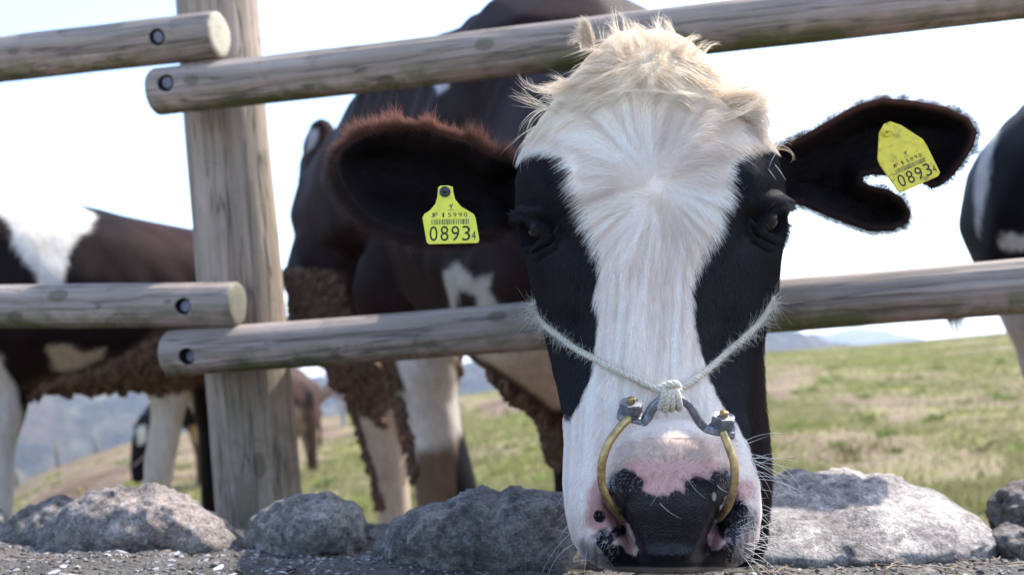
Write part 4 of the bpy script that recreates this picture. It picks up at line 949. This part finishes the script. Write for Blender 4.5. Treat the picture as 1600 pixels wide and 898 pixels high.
# whiskers
n = 84; PT = []; 
for k in range(n):
    sg = -1 if k % 6 == 0 else 1; x0 = rng.uniform(892, 930) if sg < 0 else rng.uniform(1150, 1185); y0 = rng.uniform(690, 875) if sg > 0 else rng.uniform(740, 880)
    f, N = face_d(x0, y0); b0 = P(x0, y0, f); L = rng.uniform(.02, .055) if rng.random() < .7 else rng.uniform(.008, .02); a = (rng.normal(.1, .45) if sg > 0 else math.pi+rng.normal(.35, .35)); cv = rng.normal(-.5*sg, .4)
    p = b0.copy(); q = [p]
    for s in range(1, 8):
        aa = a+cv*s/7; v = math.cos(aa)*R_+math.sin(aa)*U_-F_*.35; v /= np.linalg.norm(v); p = p+v*L/7; q.append(p)
    PT.append(q)
for k in range(16):   # stray pale hairs over the dark eye patches and nose
    x0, y0 = [(rng.uniform(1180, 1222), rng.uniform(230, 300)), (rng.uniform(830, 880), rng.uniform(240, 262)), (rng.uniform(960, 1130), rng.uniform(720, 800))][k % 3]
    f, N = face_d(x0, y0); p = P(x0, y0, f-.001); a = rng.uniform(-2.4, -.7); L = rng.uniform(.015, .03); q = [p]; cv = rng.normal(0, .6)
    for s in range(1, 8): v = math.cos(a+cv*s/7)*R_+math.sin(a+cv*s/7)*U_-F_*.25; p = p+v*L/7; q.append(p)
    PT.append(q)
PT = np.array(PT); s = np.linspace(0, 1, 8); hair_obj('whiskers', PT, np.tile(.00022*(1-.8*s), (len(PT), 1)), np.tile(np.array([.78, .76, .72]), (len(PT), 1)), M_HAIR, cow)

# eyelashes
PT = []
for (c, n0, up, sd2) in eyec:
    for k in range(110):
        a = rng.uniform(-1, 1); b0 = c+n0*.017+sd2*.018*a+up*(.0145*math.sqrt(1-.7*a*a)); L = rng.uniform(.010, .018); q = []
        for s in np.linspace(0, 1, 6): q.append(b0+n0*L*s*.9+up*(L*(-.25*s+.55*s*s))+sd2*L*a*.4*s)
        PT.append(q)
PT = np.array(PT); s = np.linspace(0, 1, 6); hair_obj('eyelashes', PT, np.tile(.00018*(1-.8*s), (len(PT), 1)), np.tile(np.array([.05, .035, .03]), (len(PT), 1)), M_HAIR, cow)

# ear fur
def ear_hair(E, outline, n, sunlit_rimcol, darkcol, basex, topy, seed):
    Xs, Ys, dz, ins, S = E[4]; idx = np.argwhere(ins); cx, cy = basex
    wts = np.exp(-S[ins]/7)*4+1.3; wts /= wts.sum(); k = rng.choice(len(idx), n, p=wts); I, J = idx[k, 0], idx[k, 1]
    x, y, d, s = Xs[I, J], Ys[I, J], dz[I, J], S[I, J]; gx, gy = np.gradient(S, 1.6); ox, oy = -gx[I, J], -gy[I, J]
    rx, ry = x-cx, y-cy; rl = np.hypot(rx, ry)+1e-6; rx /= rl; ry /= rl
    near = np.exp(-s/8); fx = rx*.8+ox*near*1.0; fy = ry*.8+oy*near*1.0
    # inside the cup the hair runs outward along the ear
    fl_ = np.hypot(fx, fy)+1e-6; fx /= fl_; fy /= fl_
    lv = fbm(np.stack([x/16, y/16], -1), 3, 55); L = (1.0 if cx < 1000 else .5)*rng.uniform(.005, .014, n)*(1+.35*near+.9*ss(25, 60, s))*np.clip(1+1.3*lv, .35, 2.)*(.75-.15*ss(topy+120, topy+20, y)); base = P(x, y, d); v0 = fx[:, None]*R_-fy[:, None]*U_
    kp = 5; pts = np.empty((n, kp, 3)); lift_ = rng.uniform(.1, .5, n)*(1-.5*near); jit = rng.normal(0, .30, (n, 3))+lv[:, None]*np.array([.5, 0, .4])
    for q, t in enumerate(np.linspace(0, 1, kp)): pts[:, q] = base+(v0+jit*t)*(L*t)[:, None]-F_*(L*lift_*t)[:, None]
    top = ss(topy+120, topy+10, y)*near; c = mixc(np.tile(np.array(darkcol, float), (n, 1)), sunlit_rimcol, np.clip(top*1.4*(.6+.8*rng.random(n)), 0, 1)); c = mixc(c, (.07, .035, .028), near*(1-top)*.8); c *= rng.uniform(.6, 1.4, (n, 1))  # brown rim hair; the sunlit glow of the top edge is painted in
    t = np.linspace(0, 1, kp); return pts, .00011*(1-.85*t[None]**1.2)*rng.uniform(.6, 1.2, (n, 1)), np.clip(c, 0, 1)
for E, ol, rc, bx, ty in ((E1, EAR_L, (.40, .18, .12), (800, 310), 170), (E2, EAR_R, (.16, .07, .055), (1215, 275), 150)):
    pts, rd, cc = ear_hair(E, ol, 52000, rc, (.010, .0065, .007), bx, ty, 1); hair_obj('ear_fur', pts, rd, cc, M_HAIRD, cow)

# ------------------------------------------------------------------ ear tags
t = NT('tag_plastic'); n = t.noise(60, 4, .6, t.mapping((1, 1, 1)))
t.l(t.ramp(n, [(.3, (.62, .60, .03)), (.6, (.72, .70, .05))]), t.b.inputs['Base Color']); t.b.inputs['Roughness'].default_value = .38; M_TAG = t.m
t = NT('tag_plastic_worn'); n = t.noise(110, 5, .7, t.mapping((1, 1, 1)))
t.l(t.ramp(n, [(.3, (.28, .20, .02)), (.45, (.62, .50, .03)), (.65, (.72, .58, .04))]), t.b.inputs['Base Color']); t.b.inputs['Roughness'].default_value = .45; M_TAGW = t.m
M_INK = simple('tag_print', (.045, .05, .03), .5).m; M_STUD = simple('stud_black', (.008, .008, .009), .35).m
def text_mesh(s, size, sx=1.0):
    cu = bpy.data.curves.new('t', 'FONT'); cu.body = s; cu.size = size; cu.extrude = .00008; cu.resolution_u = 3; cu.align_x = 'LEFT'; cu.space_character = 1.05
    o = bpy.data.objects.new('t', cu); COL.objects.link(o); bpy.context.view_layer.update(); dg = bpy.context.evaluated_depsgraph_get()
    me = bpy.data.meshes.new_from_object(o.evaluated_get(dg)); V = np.array([tuple(v.co) for v in me.vertices]); F = [list(p.vertices) for p in me.polygons]
    bpy.data.objects.remove(o); V[:, 0] *= sx; V[:, 0] -= V[:, 0].min(); return V, F
def fit(V, x0, x1, y0, y1):
    V = V.copy(); V[:, 0] = x0+(V[:, 0]-V[:, 0].min())/(np.ptp(V[:, 0])+1e-9)*(x1-x0); V[:, 1] = y0+(V[:, 1]-V[:, 1].min())/(np.ptp(V[:, 1])+1e-9)*(y1-y0); return V
def make_tag(outline, origin, ang, d, mat, label, stud_px, stud_mat, logo=True, tsc=.93, tof=(.5, -1.)):
    """outline in px; tag-local units: px along the tag's own axes"""
    o3 = P(*origin, d); s = d/FPX; ca, sa = math.cos(ang), math.sin(ang)
    X_ = R_*ca+U_*sa; Y_ = -R_*sa+U_*ca; Z_ = np.cross(X_, Y_)     # Z_ toward the camera
    tilt = .12; Y2 = Y_*math.cos(tilt)+Z_*math.sin(tilt)*-1; Z2 = np.cross(X_, Y2)
    root = empty('ear_tag', tuple(o3)); tag(root, label, 'ear tag', 'yellow ear tags')
    def place(V): return o3+V[:, :1]*s*X_+V[:, 1:2]*s*Y2+V[:, 2:3]*s*Z2
    loc = np.array([((x-origin[0])*ca-(y-origin[1])*sa*1.0, -( (x-origin[0])*sa+(y-origin[1])*ca)) for x, y in outline])
    # world image y points down: local = rotate into the tag's axes
    loc = np.array([[(x-origin[0])*ca+(origin[1]-y)*sa, -(x-origin[0])*sa+(origin[1]-y)*ca] for x, y in outline])
    def plate(bm):
        vs = [bm.verts.new((a, b, 0)) for a, b in loc]; f = bm.faces.new(vs); f.normal_update()
        if f.normal.z < 0: f.normal_flip()
        r = bmesh.ops.extrude_face_region(bm, geom=[f]); nv = [g for g in r['geom'] if isinstance(g, bmesh.types.BMVert)]; bmesh.ops.translate(bm, verts=nv, vec=(0, 0, -3.2))
        bmesh.ops.recalc_face_normals(bm, faces=bm.faces)
        bmesh.ops.bevel(bm, geom=[e for e in bm.edges if abs(e.verts[0].co.z-e.verts[1].co.z) < .01], offset=.7, segments=2, affect='EDGES')
    V, F = geo(plate); mesh_obj('plate', place(V), F, mat, root, smooth=False)
    zt = .25
    big = []
    for i_, ch in enumerate('0893'):
        V, F = text_mesh(ch, 1); V = fit(V, -36+i_*18.3, -36+i_*18.3+13.5, -38.5, -13); V[:, 2] = V[:, 2]*1e3*0+zt; big.append((V, F))
    V, F = text_mesh('4', 1); V = fit(V, 34.5, 41.5, -37.5, -22); V[:, 2] = zt; big.append((V, F))
    for i_, ch in enumerate('JP 15990'):
        if ch == ' ': continue
        V, F = text_mesh(ch, 1); x0 = [-34, -27.5, 0, -14, -5, 4, 13, 22][i_]; wd = 2.6 if ch == '1' else 5.6; V = fit(V, x0, x0+wd, 2, 9.5); V[:, 2] = zt; big.append((V, F))
    xs = -33.0; r3 = random.Random(4)
    while xs < 31:
        wv = r3.choice([.7, 1.2, 1.8]); b = [[xs, -10.5, zt], [xs+wv, -10.5, zt], [xs+wv, -1.5, zt], [xs, -1.5, zt]]; big.append((np.array(b), [[0, 1, 2, 3]])); xs += wv+r3.choice([.8, 1.2, 1.9])
    if logo:
        for q in [[(-2, 18), (1, 18.5), (4.5, 24), (2.5, 24.5)], [(-4, 20), (-1, 21), (1, 24), (-1, 24)], [(-.5, 16), (2, 16), (2.5, 18), (.5, 18)]]: big.append((np.array([[a, b, zt] for a, b in q]), [[0, 1, 2, 3]]))
        for a in range(4): big.append((np.array([[-5+a*3, 13, zt], [-3.4+a*3, 13, zt], [-3.4+a*3, 14.6, zt], [-5+a*3, 14.6, zt]]), [[0, 1, 2, 3]]))
    V, F = cat(big); V = V*np.array([tsc, tsc, 1])+np.array([tof[0], tof[1], 0]); mesh_obj('lettering', place(V), F, M_INK, root, smooth=False)
    c = np.array([(stud_px[0]-origin[0])*ca+(origin[1]-stud_px[1])*sa, -(stud_px[0]-origin[0])*sa+(origin[1]-stud_px[1])*ca, 0])
    def st(bm):
        bmesh.ops.create_cone(bm, cap_ends=True, segments=32, radius1=10.5, radius2=9.5, depth=5); bmesh.ops.bevel(bm, geom=[e for e in bm.edges if abs(e.verts[0].co.z-e.verts[1].co.z) < .01], offset=1.4, segments=3, affect='EDGES')
        r = bmesh.ops.create_cone(bm, cap_ends=True, segments=16, radius1=4, radius2=1.5, depth=5); bmesh.ops.translate(bm, verts=r['verts'], vec=(0, 0, 4.5))
        r = bmesh.ops.create_cone(bm, cap_ends=True, segments=12, radius1=3.2, radius2=3.2, depth=30); bmesh.ops.translate(bm, verts=r['verts'], vec=(0, 0, -14))
    V, F = geo(st); mesh_obj('stud', place(V*np.array([.85, .85, 1])+c+np.array([0, 0, 1.5])), F, stud_mat, root, smooth=False)
make_tag([(684, 292), (688, 289), (700, 289), (707, 291), (708, 300), (711, 311), (720, 322), (733, 330), (740, 334), (743, 340), (749, 374), (748, 379), (744, 380), (671, 382), (667, 379), (660, 340), (663, 334), (672, 328), (680, 318), (683, 307)],
         (704, 340), .015, .945, M_TAG, 'clean yellow ear tag numbered 08934 hanging in the left ear, black stud', (695, 299), M_STUD)
make_tag([(1376, 206), (1384, 192), (1394, 188), (1410, 194), (1443, 217), (1450, 230), (1467, 270), (1464, 276), (1411, 300), (1405, 301), (1400, 297), (1375, 257), (1372, 248)],
         (1418, 245), .40, .955, M_TAGW, 'scuffed tilted yellow ear tag numbered 08934 in the torn right ear', (1387, 205), M_TAGW, tsc=.80, tof=(-1., -10.))

# ------------------------------------------------------------------ nose ring with steel clamp
ring = empty('nose_ring', tuple(P(1047, 700, .80))); tag(ring, "brass nose ring with a bolted grey steel clamp through the cow's nostrils", 'nose ring')
t = NT('brass'); n = t.noise(150, 5, .7, t.mapping((1, 1, 1))); t.l(t.ramp(n, [(.3, (.20, .13, .055)), (.55, (.46, .33, .15)), (.75, (.55, .42, .24))]), t.b.inputs['Base Color']); t.b.inputs['Metallic'].default_value = .85
t.b.inputs['Roughness'].default_value = .42; t.bump(n, .3, .001); M_BRASS = t.m
t = NT('forged_steel'); n = t.noise(220, 5, .7, t.mapping((1, 1, 1))); t.l(t.ramp(n, [(.3, (.09, .09, .10)), (.6, (.26, .27, .30)), (.75, (.36, .37, .40))]), t.b.inputs['Base Color']); t.b.inputs['Metallic'].default_value = .8
t.b.inputs['Roughness'].default_value = .48; t.bump(n, .4, .001); M_STEEL = t.m
def spl(P_, n):
    P_ = np.asarray(P_, float); m_ = len(P_); t = np.linspace(0, m_-1, n); out = []
    for q in t:
        k = min(int(q), m_-2); f = q-k; p0 = P_[max(k-1, 0)]; p1 = P_[k]; p2 = P_[k+1]; p3 = P_[min(k+2, m_-1)]
        out.append(.5*((2*p1)+(-p0+p2)*f+(2*p0-5*p1+4*p2-p3)*f*f+(-p0+3*p1-3*p2+p3)*f**3))
    return np.array(out)
def pxpath(pts, n): q = spl(pts, n); return P(q[:, 0], q[:, 1], q[:, 2])
for arc in ([(984, 652, .822), (968, 668, .818), (951, 692, .815), (941, 722, .814), (940, 752, .815), (949, 778, .818), (962, 797, .828), (975, 810, .845)],
            [(1129, 674, .822), (1138, 696, .817), (1146, 720, .814), (1148, 745, .814), (1144, 770, .817), (1136, 792, .825), (1124, 808, .845)]):
    V, F = tube(pxpath([(a, b, c-.012) for a, b, c in arc], 44), .0034, 20); mesh_obj('brass_arc', V, F, M_BRASS, ring)
# clamp strap: flat bar with raised middle
cl = spl([(966, 649, .818), (985, 652, .818), (1003, 656, .818), (1012, 650, .815), (1020, 636, .812), (1034, 624, .810), (1050, 620, .809), (1066, 625, .810), (1080, 637, .812), (1090, 655, .815), (1100, 667, .818), (1112, 671, .818), (1128, 674, .818), (1144, 678, .818)], 70)
cp = P(cl[:, 0], cl[:, 1], cl[:, 2]); T = np.gradient(cp, axis=0); T /= np.linalg.norm(T, axis=1)[:, None]
hw = np.interp(np.arange(70), [0, 12, 18, 52, 58, 69], [.0095, .0095, .0056, .0056, .0095, .0095]); th_ = .0033; V = []; F = []
for k in range(70):
    zdir = -F_-T[k]*(-F_@T[k]); zdir /= np.linalg.norm(zdir); ydir = np.cross(zdir, T[k]); ydir *= np.sign(ydir@U_)
    # width runs front to back, thickness up-down: corners bevelled
    for a, b in ((1, .6), (.8, 1), (-.8, 1), (-1, .6), (-1, -.6), (-.8, -1), (.8, -1), (1, -.6)): V.append(cp[k]+zdir*hw[k]*a+ydir*th_*b)
for k in range(69):
    for j in range(8): F.append([k*8+j, k*8+(j+1) % 8, (k+1)*8+(j+1) % 8, (k+1)*8+j])
F.append(list(range(8))); F.append([69*8+j for j in range(8)][::-1]); mesh_obj('clamp_bar', V, F, M_STEEL, ring, smooth=False)
def nut(px, py, d, ang):
    c = P(px, py, d); up = (U_*math.cos(ang)+R_*math.sin(ang))*.93-F_*.37; up /= np.linalg.norm(up); side = np.cross(up, -F_); side /= np.linalg.norm(side); fr = np.cross(side, up); fr *= np.sign(fr@-F_)
    def pl(V): return c+V[:, :1]*side+V[:, 1:2]*fr+V[:, 2:3]*up
    def cyl(r, h, seg, z, rot=0, bev=.0004):
        def f(bm):
            bmesh.ops.create_cone(bm, cap_ends=True, segments=seg, radius1=r, radius2=r, depth=h); bmesh.ops.bevel(bm, geom=[e for e in bm.edges], offset=bev, segments=2, affect='EDGES')
        V, F = geo(f); ca, sa = math.cos(rot), math.sin(rot); V = np.stack([V[:, 0]*ca-V[:, 1]*sa, V[:, 0]*sa+V[:, 1]*ca, V[:, 2]+z], 1); return pl(V), F
    V, F = cyl(.0108, .0018, 28, .0012, 0, .0003); mesh_obj('washer', V, F, M_STEEL, ring, smooth=False)
    V, F = cyl(.0103, .0090, 6, .0068, .30, .0009); o = mesh_obj('hex_nut', V, F, M_STEEL, ring, smooth=False)
    parts = [tube(np.array([c+up*z for z in np.linspace(.002, .0148, 30)]), .0034+.0003*np.sin(np.arange(30)*2.2), 16)]
    V, F = cat(parts); mesh_obj('bolt', V, F, M_BRASS, ring)
nut(985, 647, .818, .02); nut(1128, 668, .818, .06)

# ------------------------------------------------------------------ rope halter
rope = empty('halter_rope', tuple(P(1045, 615, .83))); tag(rope, "frayed pale three-strand rope tied to the nose ring and round the cow's head", 'rope')
t = NT('rope_fibre'); n = t.noise(400, 4, .7, t.mapping((1, 1, 1))); t.l(t.ramp(n, [(.3, (.36, .30, .22)), (.6, (.66, .60, .50))]), t.b.inputs['Base Color']); t.b.inputs['Roughness'].default_value = .9; t.bump(n, .6, .0008); M_ROPE = t.m
def surf_path(pts, n, off):
    q = spl([(a, b, 0) for a, b in pts], n); dd = np.array([face_d(a, b, np.nan)[0] for a, b, _ in q]); ok = ~np.isnan(dd); dd = np.interp(np.arange(n), np.arange(n)[ok], dd[ok]); dd = np.convolve(np.pad(dd, 3, mode='edge'), np.ones(7)/7, 'valid'); return P(q[:, 0], q[:, 1], dd-off)
def strand3(path, R, r, pitch, n=8):
    L = np.concatenate([[0], np.cumsum(np.linalg.norm(np.diff(path, axis=0), axis=1))]); T = np.gradient(path, axis=0); T /= np.linalg.norm(T, axis=1)[:, None]; up = np.cross(T, F_); up /= np.linalg.norm(up, axis=1)[:, None]; bb_ = np.cross(T, up); out = []
    for k in range(3):
        a = L/pitch*2*math.pi+k*2.094; out.append(tube(path+R*(np.cos(a)[:, None]*up+np.sin(a)[:, None]*bb_), r*(1+.08*np.sin(L*900+k)), n))
    return out
RP = [surf_path([(1043, 614), (1012, 601), (985, 588), (955, 574), (925, 558), (897, 543), (872, 524), (852, 508), (840, 490), (834, 474)], 200, .0028),
      surf_path([(1046, 612), (1066, 604), (1088, 590), (1110, 574), (1135, 551), (1160, 530), (1182, 508), (1198, 486), (1208, 466)], 200, .0028)]
for p in RP:
    V, F = cat(strand3(p, .00145, .00165, .0130)); mesh_obj('rope_length', V, F, M_ROPE, rope)
kn = []
for k, (x0, dy) in enumerate(((1034, -1), (1040, 3), (1048, 2), (1057, 1))):    # wraps over the clamp
    a = np.linspace(0, 2*math.pi, 40); pth = P(x0+3*np.sin(a)+(x0-1045)*.3*np.cos(a), 620+dy+17*np.cos(a), .808-.0095*np.sin(a)); kn += strand3(pth, .0013, .0016, .010, 7)
a = np.linspace(0, 2*math.pi, 50); kn += strand3(P(1045+15*np.cos(a), 607+6*np.sin(a)+3*np.sin(2*a), .806-.006*np.abs(np.sin(a))), .0016, .0018, .010, 7)
V, F = cat(kn); mesh_obj('knot', V, F, M_ROPE, rope)
# fuzz
PT = []
for p in RP:
    for k in range(1500):
        u = rng.random()**.7; i_ = min(int(u*199), 198); c = p[i_]; dv = rng.standard_normal(3); dv /= np.linalg.norm(dv); dv -= F_*abs(dv@F_)*.5; L = (rng.uniform(.002, .005)+.010*ss(.45, 1, u)*rng.random()); bd = rng.standard_normal(3)*.6
        PT.append([c+dv*.0025+dv*L*s+bd*L*s*s for s in np.linspace(0, 1, 5)])
c0 = P(1045, 615, .803)
for k in range(500): dv = rng.standard_normal(3)*np.array([1, .5, 1]); dv /= np.linalg.norm(dv); L = rng.uniform(.001, .004); bd = rng.standard_normal(3)*.6; b0 = c0+dv*.008; PT.append([b0+dv*L*s+bd*L*s*s for s in np.linspace(0, 1, 5)])
PT = np.array(PT); hair_obj('frayed_fibres', PT, np.tile(.00011*np.linspace(1, .4, 5), (len(PT), 1)), np.tile(np.array([.70, .66, .58]), (len(PT), 1)), M_HAIR, rope)

# ------------------------------------------------------------------ grass
def grass(n, r0, r1, a0, a1, hgt, seed):
    r3 = np.random.default_rng(seed); az = r3.uniform(rad(a0), rad(a1), n); r = r0*(r1/r0)**r3.random(n); x = r*np.sin(az); y = r*np.cos(az); q = np.stack([x, y], -1)
    keep = green_at(x, y, ground_z(x, y))+r3.normal(0, .05, len(x)) > .48; x, y = x[keep], y[keep]; r = r[keep]; n = len(x)
    z = ground_z(x, y)-.005; h = hgt*r3.uniform(.5, 1.4, n); w_ = .004+r*.0007; a = r3.uniform(0, 6.28, n); ln = r3.normal(0, .35, (n, 2)); b = np.stack([x, y, z], -1); dx = np.stack([np.cos(a)*w_, np.sin(a)*w_, 0*a], -1)
    tp = b+np.stack([ln[:, 0]*h, ln[:, 1]*h, h], -1); V = np.stack([b-dx, b+dx, tp], 1).reshape(-1, 3); t_ = r3.random(n)[:, None]
    dry = ss(-.35, .12, fbm(np.stack([x, y], -1)*.9, 2, 21)+.3*r3.standard_normal(n))[:, None]
    c = (np.array([.22, .235, .065])*(1-t_)+np.array([.22, .23, .085])*t_)*(1-dry*.7)+np.array([.30, .26, .15])*dry*.7
    me = bpy.data.meshes.new('grass'); me.vertices.add(3*n); me.vertices.foreach_set('co', V.ravel()); me.loops.add(3*n); me.loops.foreach_set('vertex_index', np.arange(3*n)); me.polygons.add(n); me.polygons.foreach_set('loop_start', np.arange(n)*3); me.update(); me.validate()
    at = me.color_attributes.new('Col', 'FLOAT_COLOR', 'POINT'); cc = np.ones((3*n, 4)); cc[:, :3] = np.repeat(c, 3, 0); at.data.foreach_set('color', cc.ravel()); me.materials.append(M_GRASS)
    o = bpy.data.objects.new('grass', me); COL.objects.link(o); tag(o, 'short grazed grass covering the pasture in patches', 'grass', kind='stuff')
t = NT('grass_blade'); a = t.attr('Col'); t.l(a.outputs['Color'], t.b.inputs['Base Color']); t.b.inputs['Roughness'].default_value = .7; t.b.inputs['Specular IOR Level'].default_value = .2
tr = t.new('ShaderNodeBsdfTranslucent'); t.l(a.outputs['Color'], tr.inputs[0]); mx = t.new('ShaderNodeMixShader'); mx.inputs[0].default_value = .35; t.l(t.b.outputs[0], mx.inputs[1]); t.l(tr.outputs[0], mx.inputs[2]); t.l(mx.outputs[0], t.out.inputs[0]); M_GRASS = t.m
grass(330000, 3.0, 46, -34, 34, .045, 3)
def tufts(n, seed):
    r3 = np.random.default_rng(seed); V = []; C = []
    for k in range(n):
        az = rad(r3.uniform(-30, 32)); r = 4.5*(22/4.5)**r3.random(); x0, y0 = r*math.sin(az), r*math.cos(az); m_ = r3.integers(14, 34); sz = r3.uniform(.04, .09); tone = r3.uniform(.7, 1.3)
        bx = x0+r3.normal(0, sz*.5, m_); by = y0+r3.normal(0, sz*.5, m_); z = ground_z(bx, by)-.01; a = r3.uniform(0, 6.28, m_); h = sz*r3.uniform(.4, 1.1, m_); w_ = .006+.0008*r
        b = np.stack([bx, by, z], -1); dx = np.stack([np.cos(a)*w_, np.sin(a)*w_, 0*a], -1); ln = r3.normal(0, .5, (m_, 2)); md = b+np.stack([ln[:, 0]*h*.4, ln[:, 1]*h*.4, h*.7], -1); tp = b+np.stack([ln[:, 0]*h, ln[:, 1]*h, h], -1)
        V.append(np.stack([b-dx, b+dx, md+dx*.8, tp, md-dx*.8], 1).reshape(-1, 3)); c = np.array([.20, .235, .07])*tone if r3.random() < .7 else np.array([.24, .20, .10])*tone; C.append(np.tile(c, (5*m_, 1)))
    V = np.concatenate(V); F = np.arange(len(V)).reshape(-1, 5)
    tag(mesh_obj('grass_tufts', V, F, M_GRASS, col=np.concatenate(C), kind='stuff'), 'taller brighter tufts standing out of the grazed turf', 'grass')
tufts(300, 8)

# ------------------------------------------------------------------ haze
t = NT('haze_air'); t.n.remove(t.b); pv = t.new('ShaderNodeVolumePrincipled', Density=.00030, Anisotropy=.3); pv.inputs['Color'].default_value = (.62, .72, 1, 1); t.l(pv.outputs[0], t.out.inputs['Volume'])
V, F = geo(lambda bm: bmesh.ops.create_cube(bm, size=2)); V = V*np.array([4500, 4500, 125])+np.array([0, 0, 42.])
HAZE = True
if HAZE: tag(mesh_obj('haze', V, F, t.m, smooth=False, kind='stuff'), 'pale blue haze filling the valley')
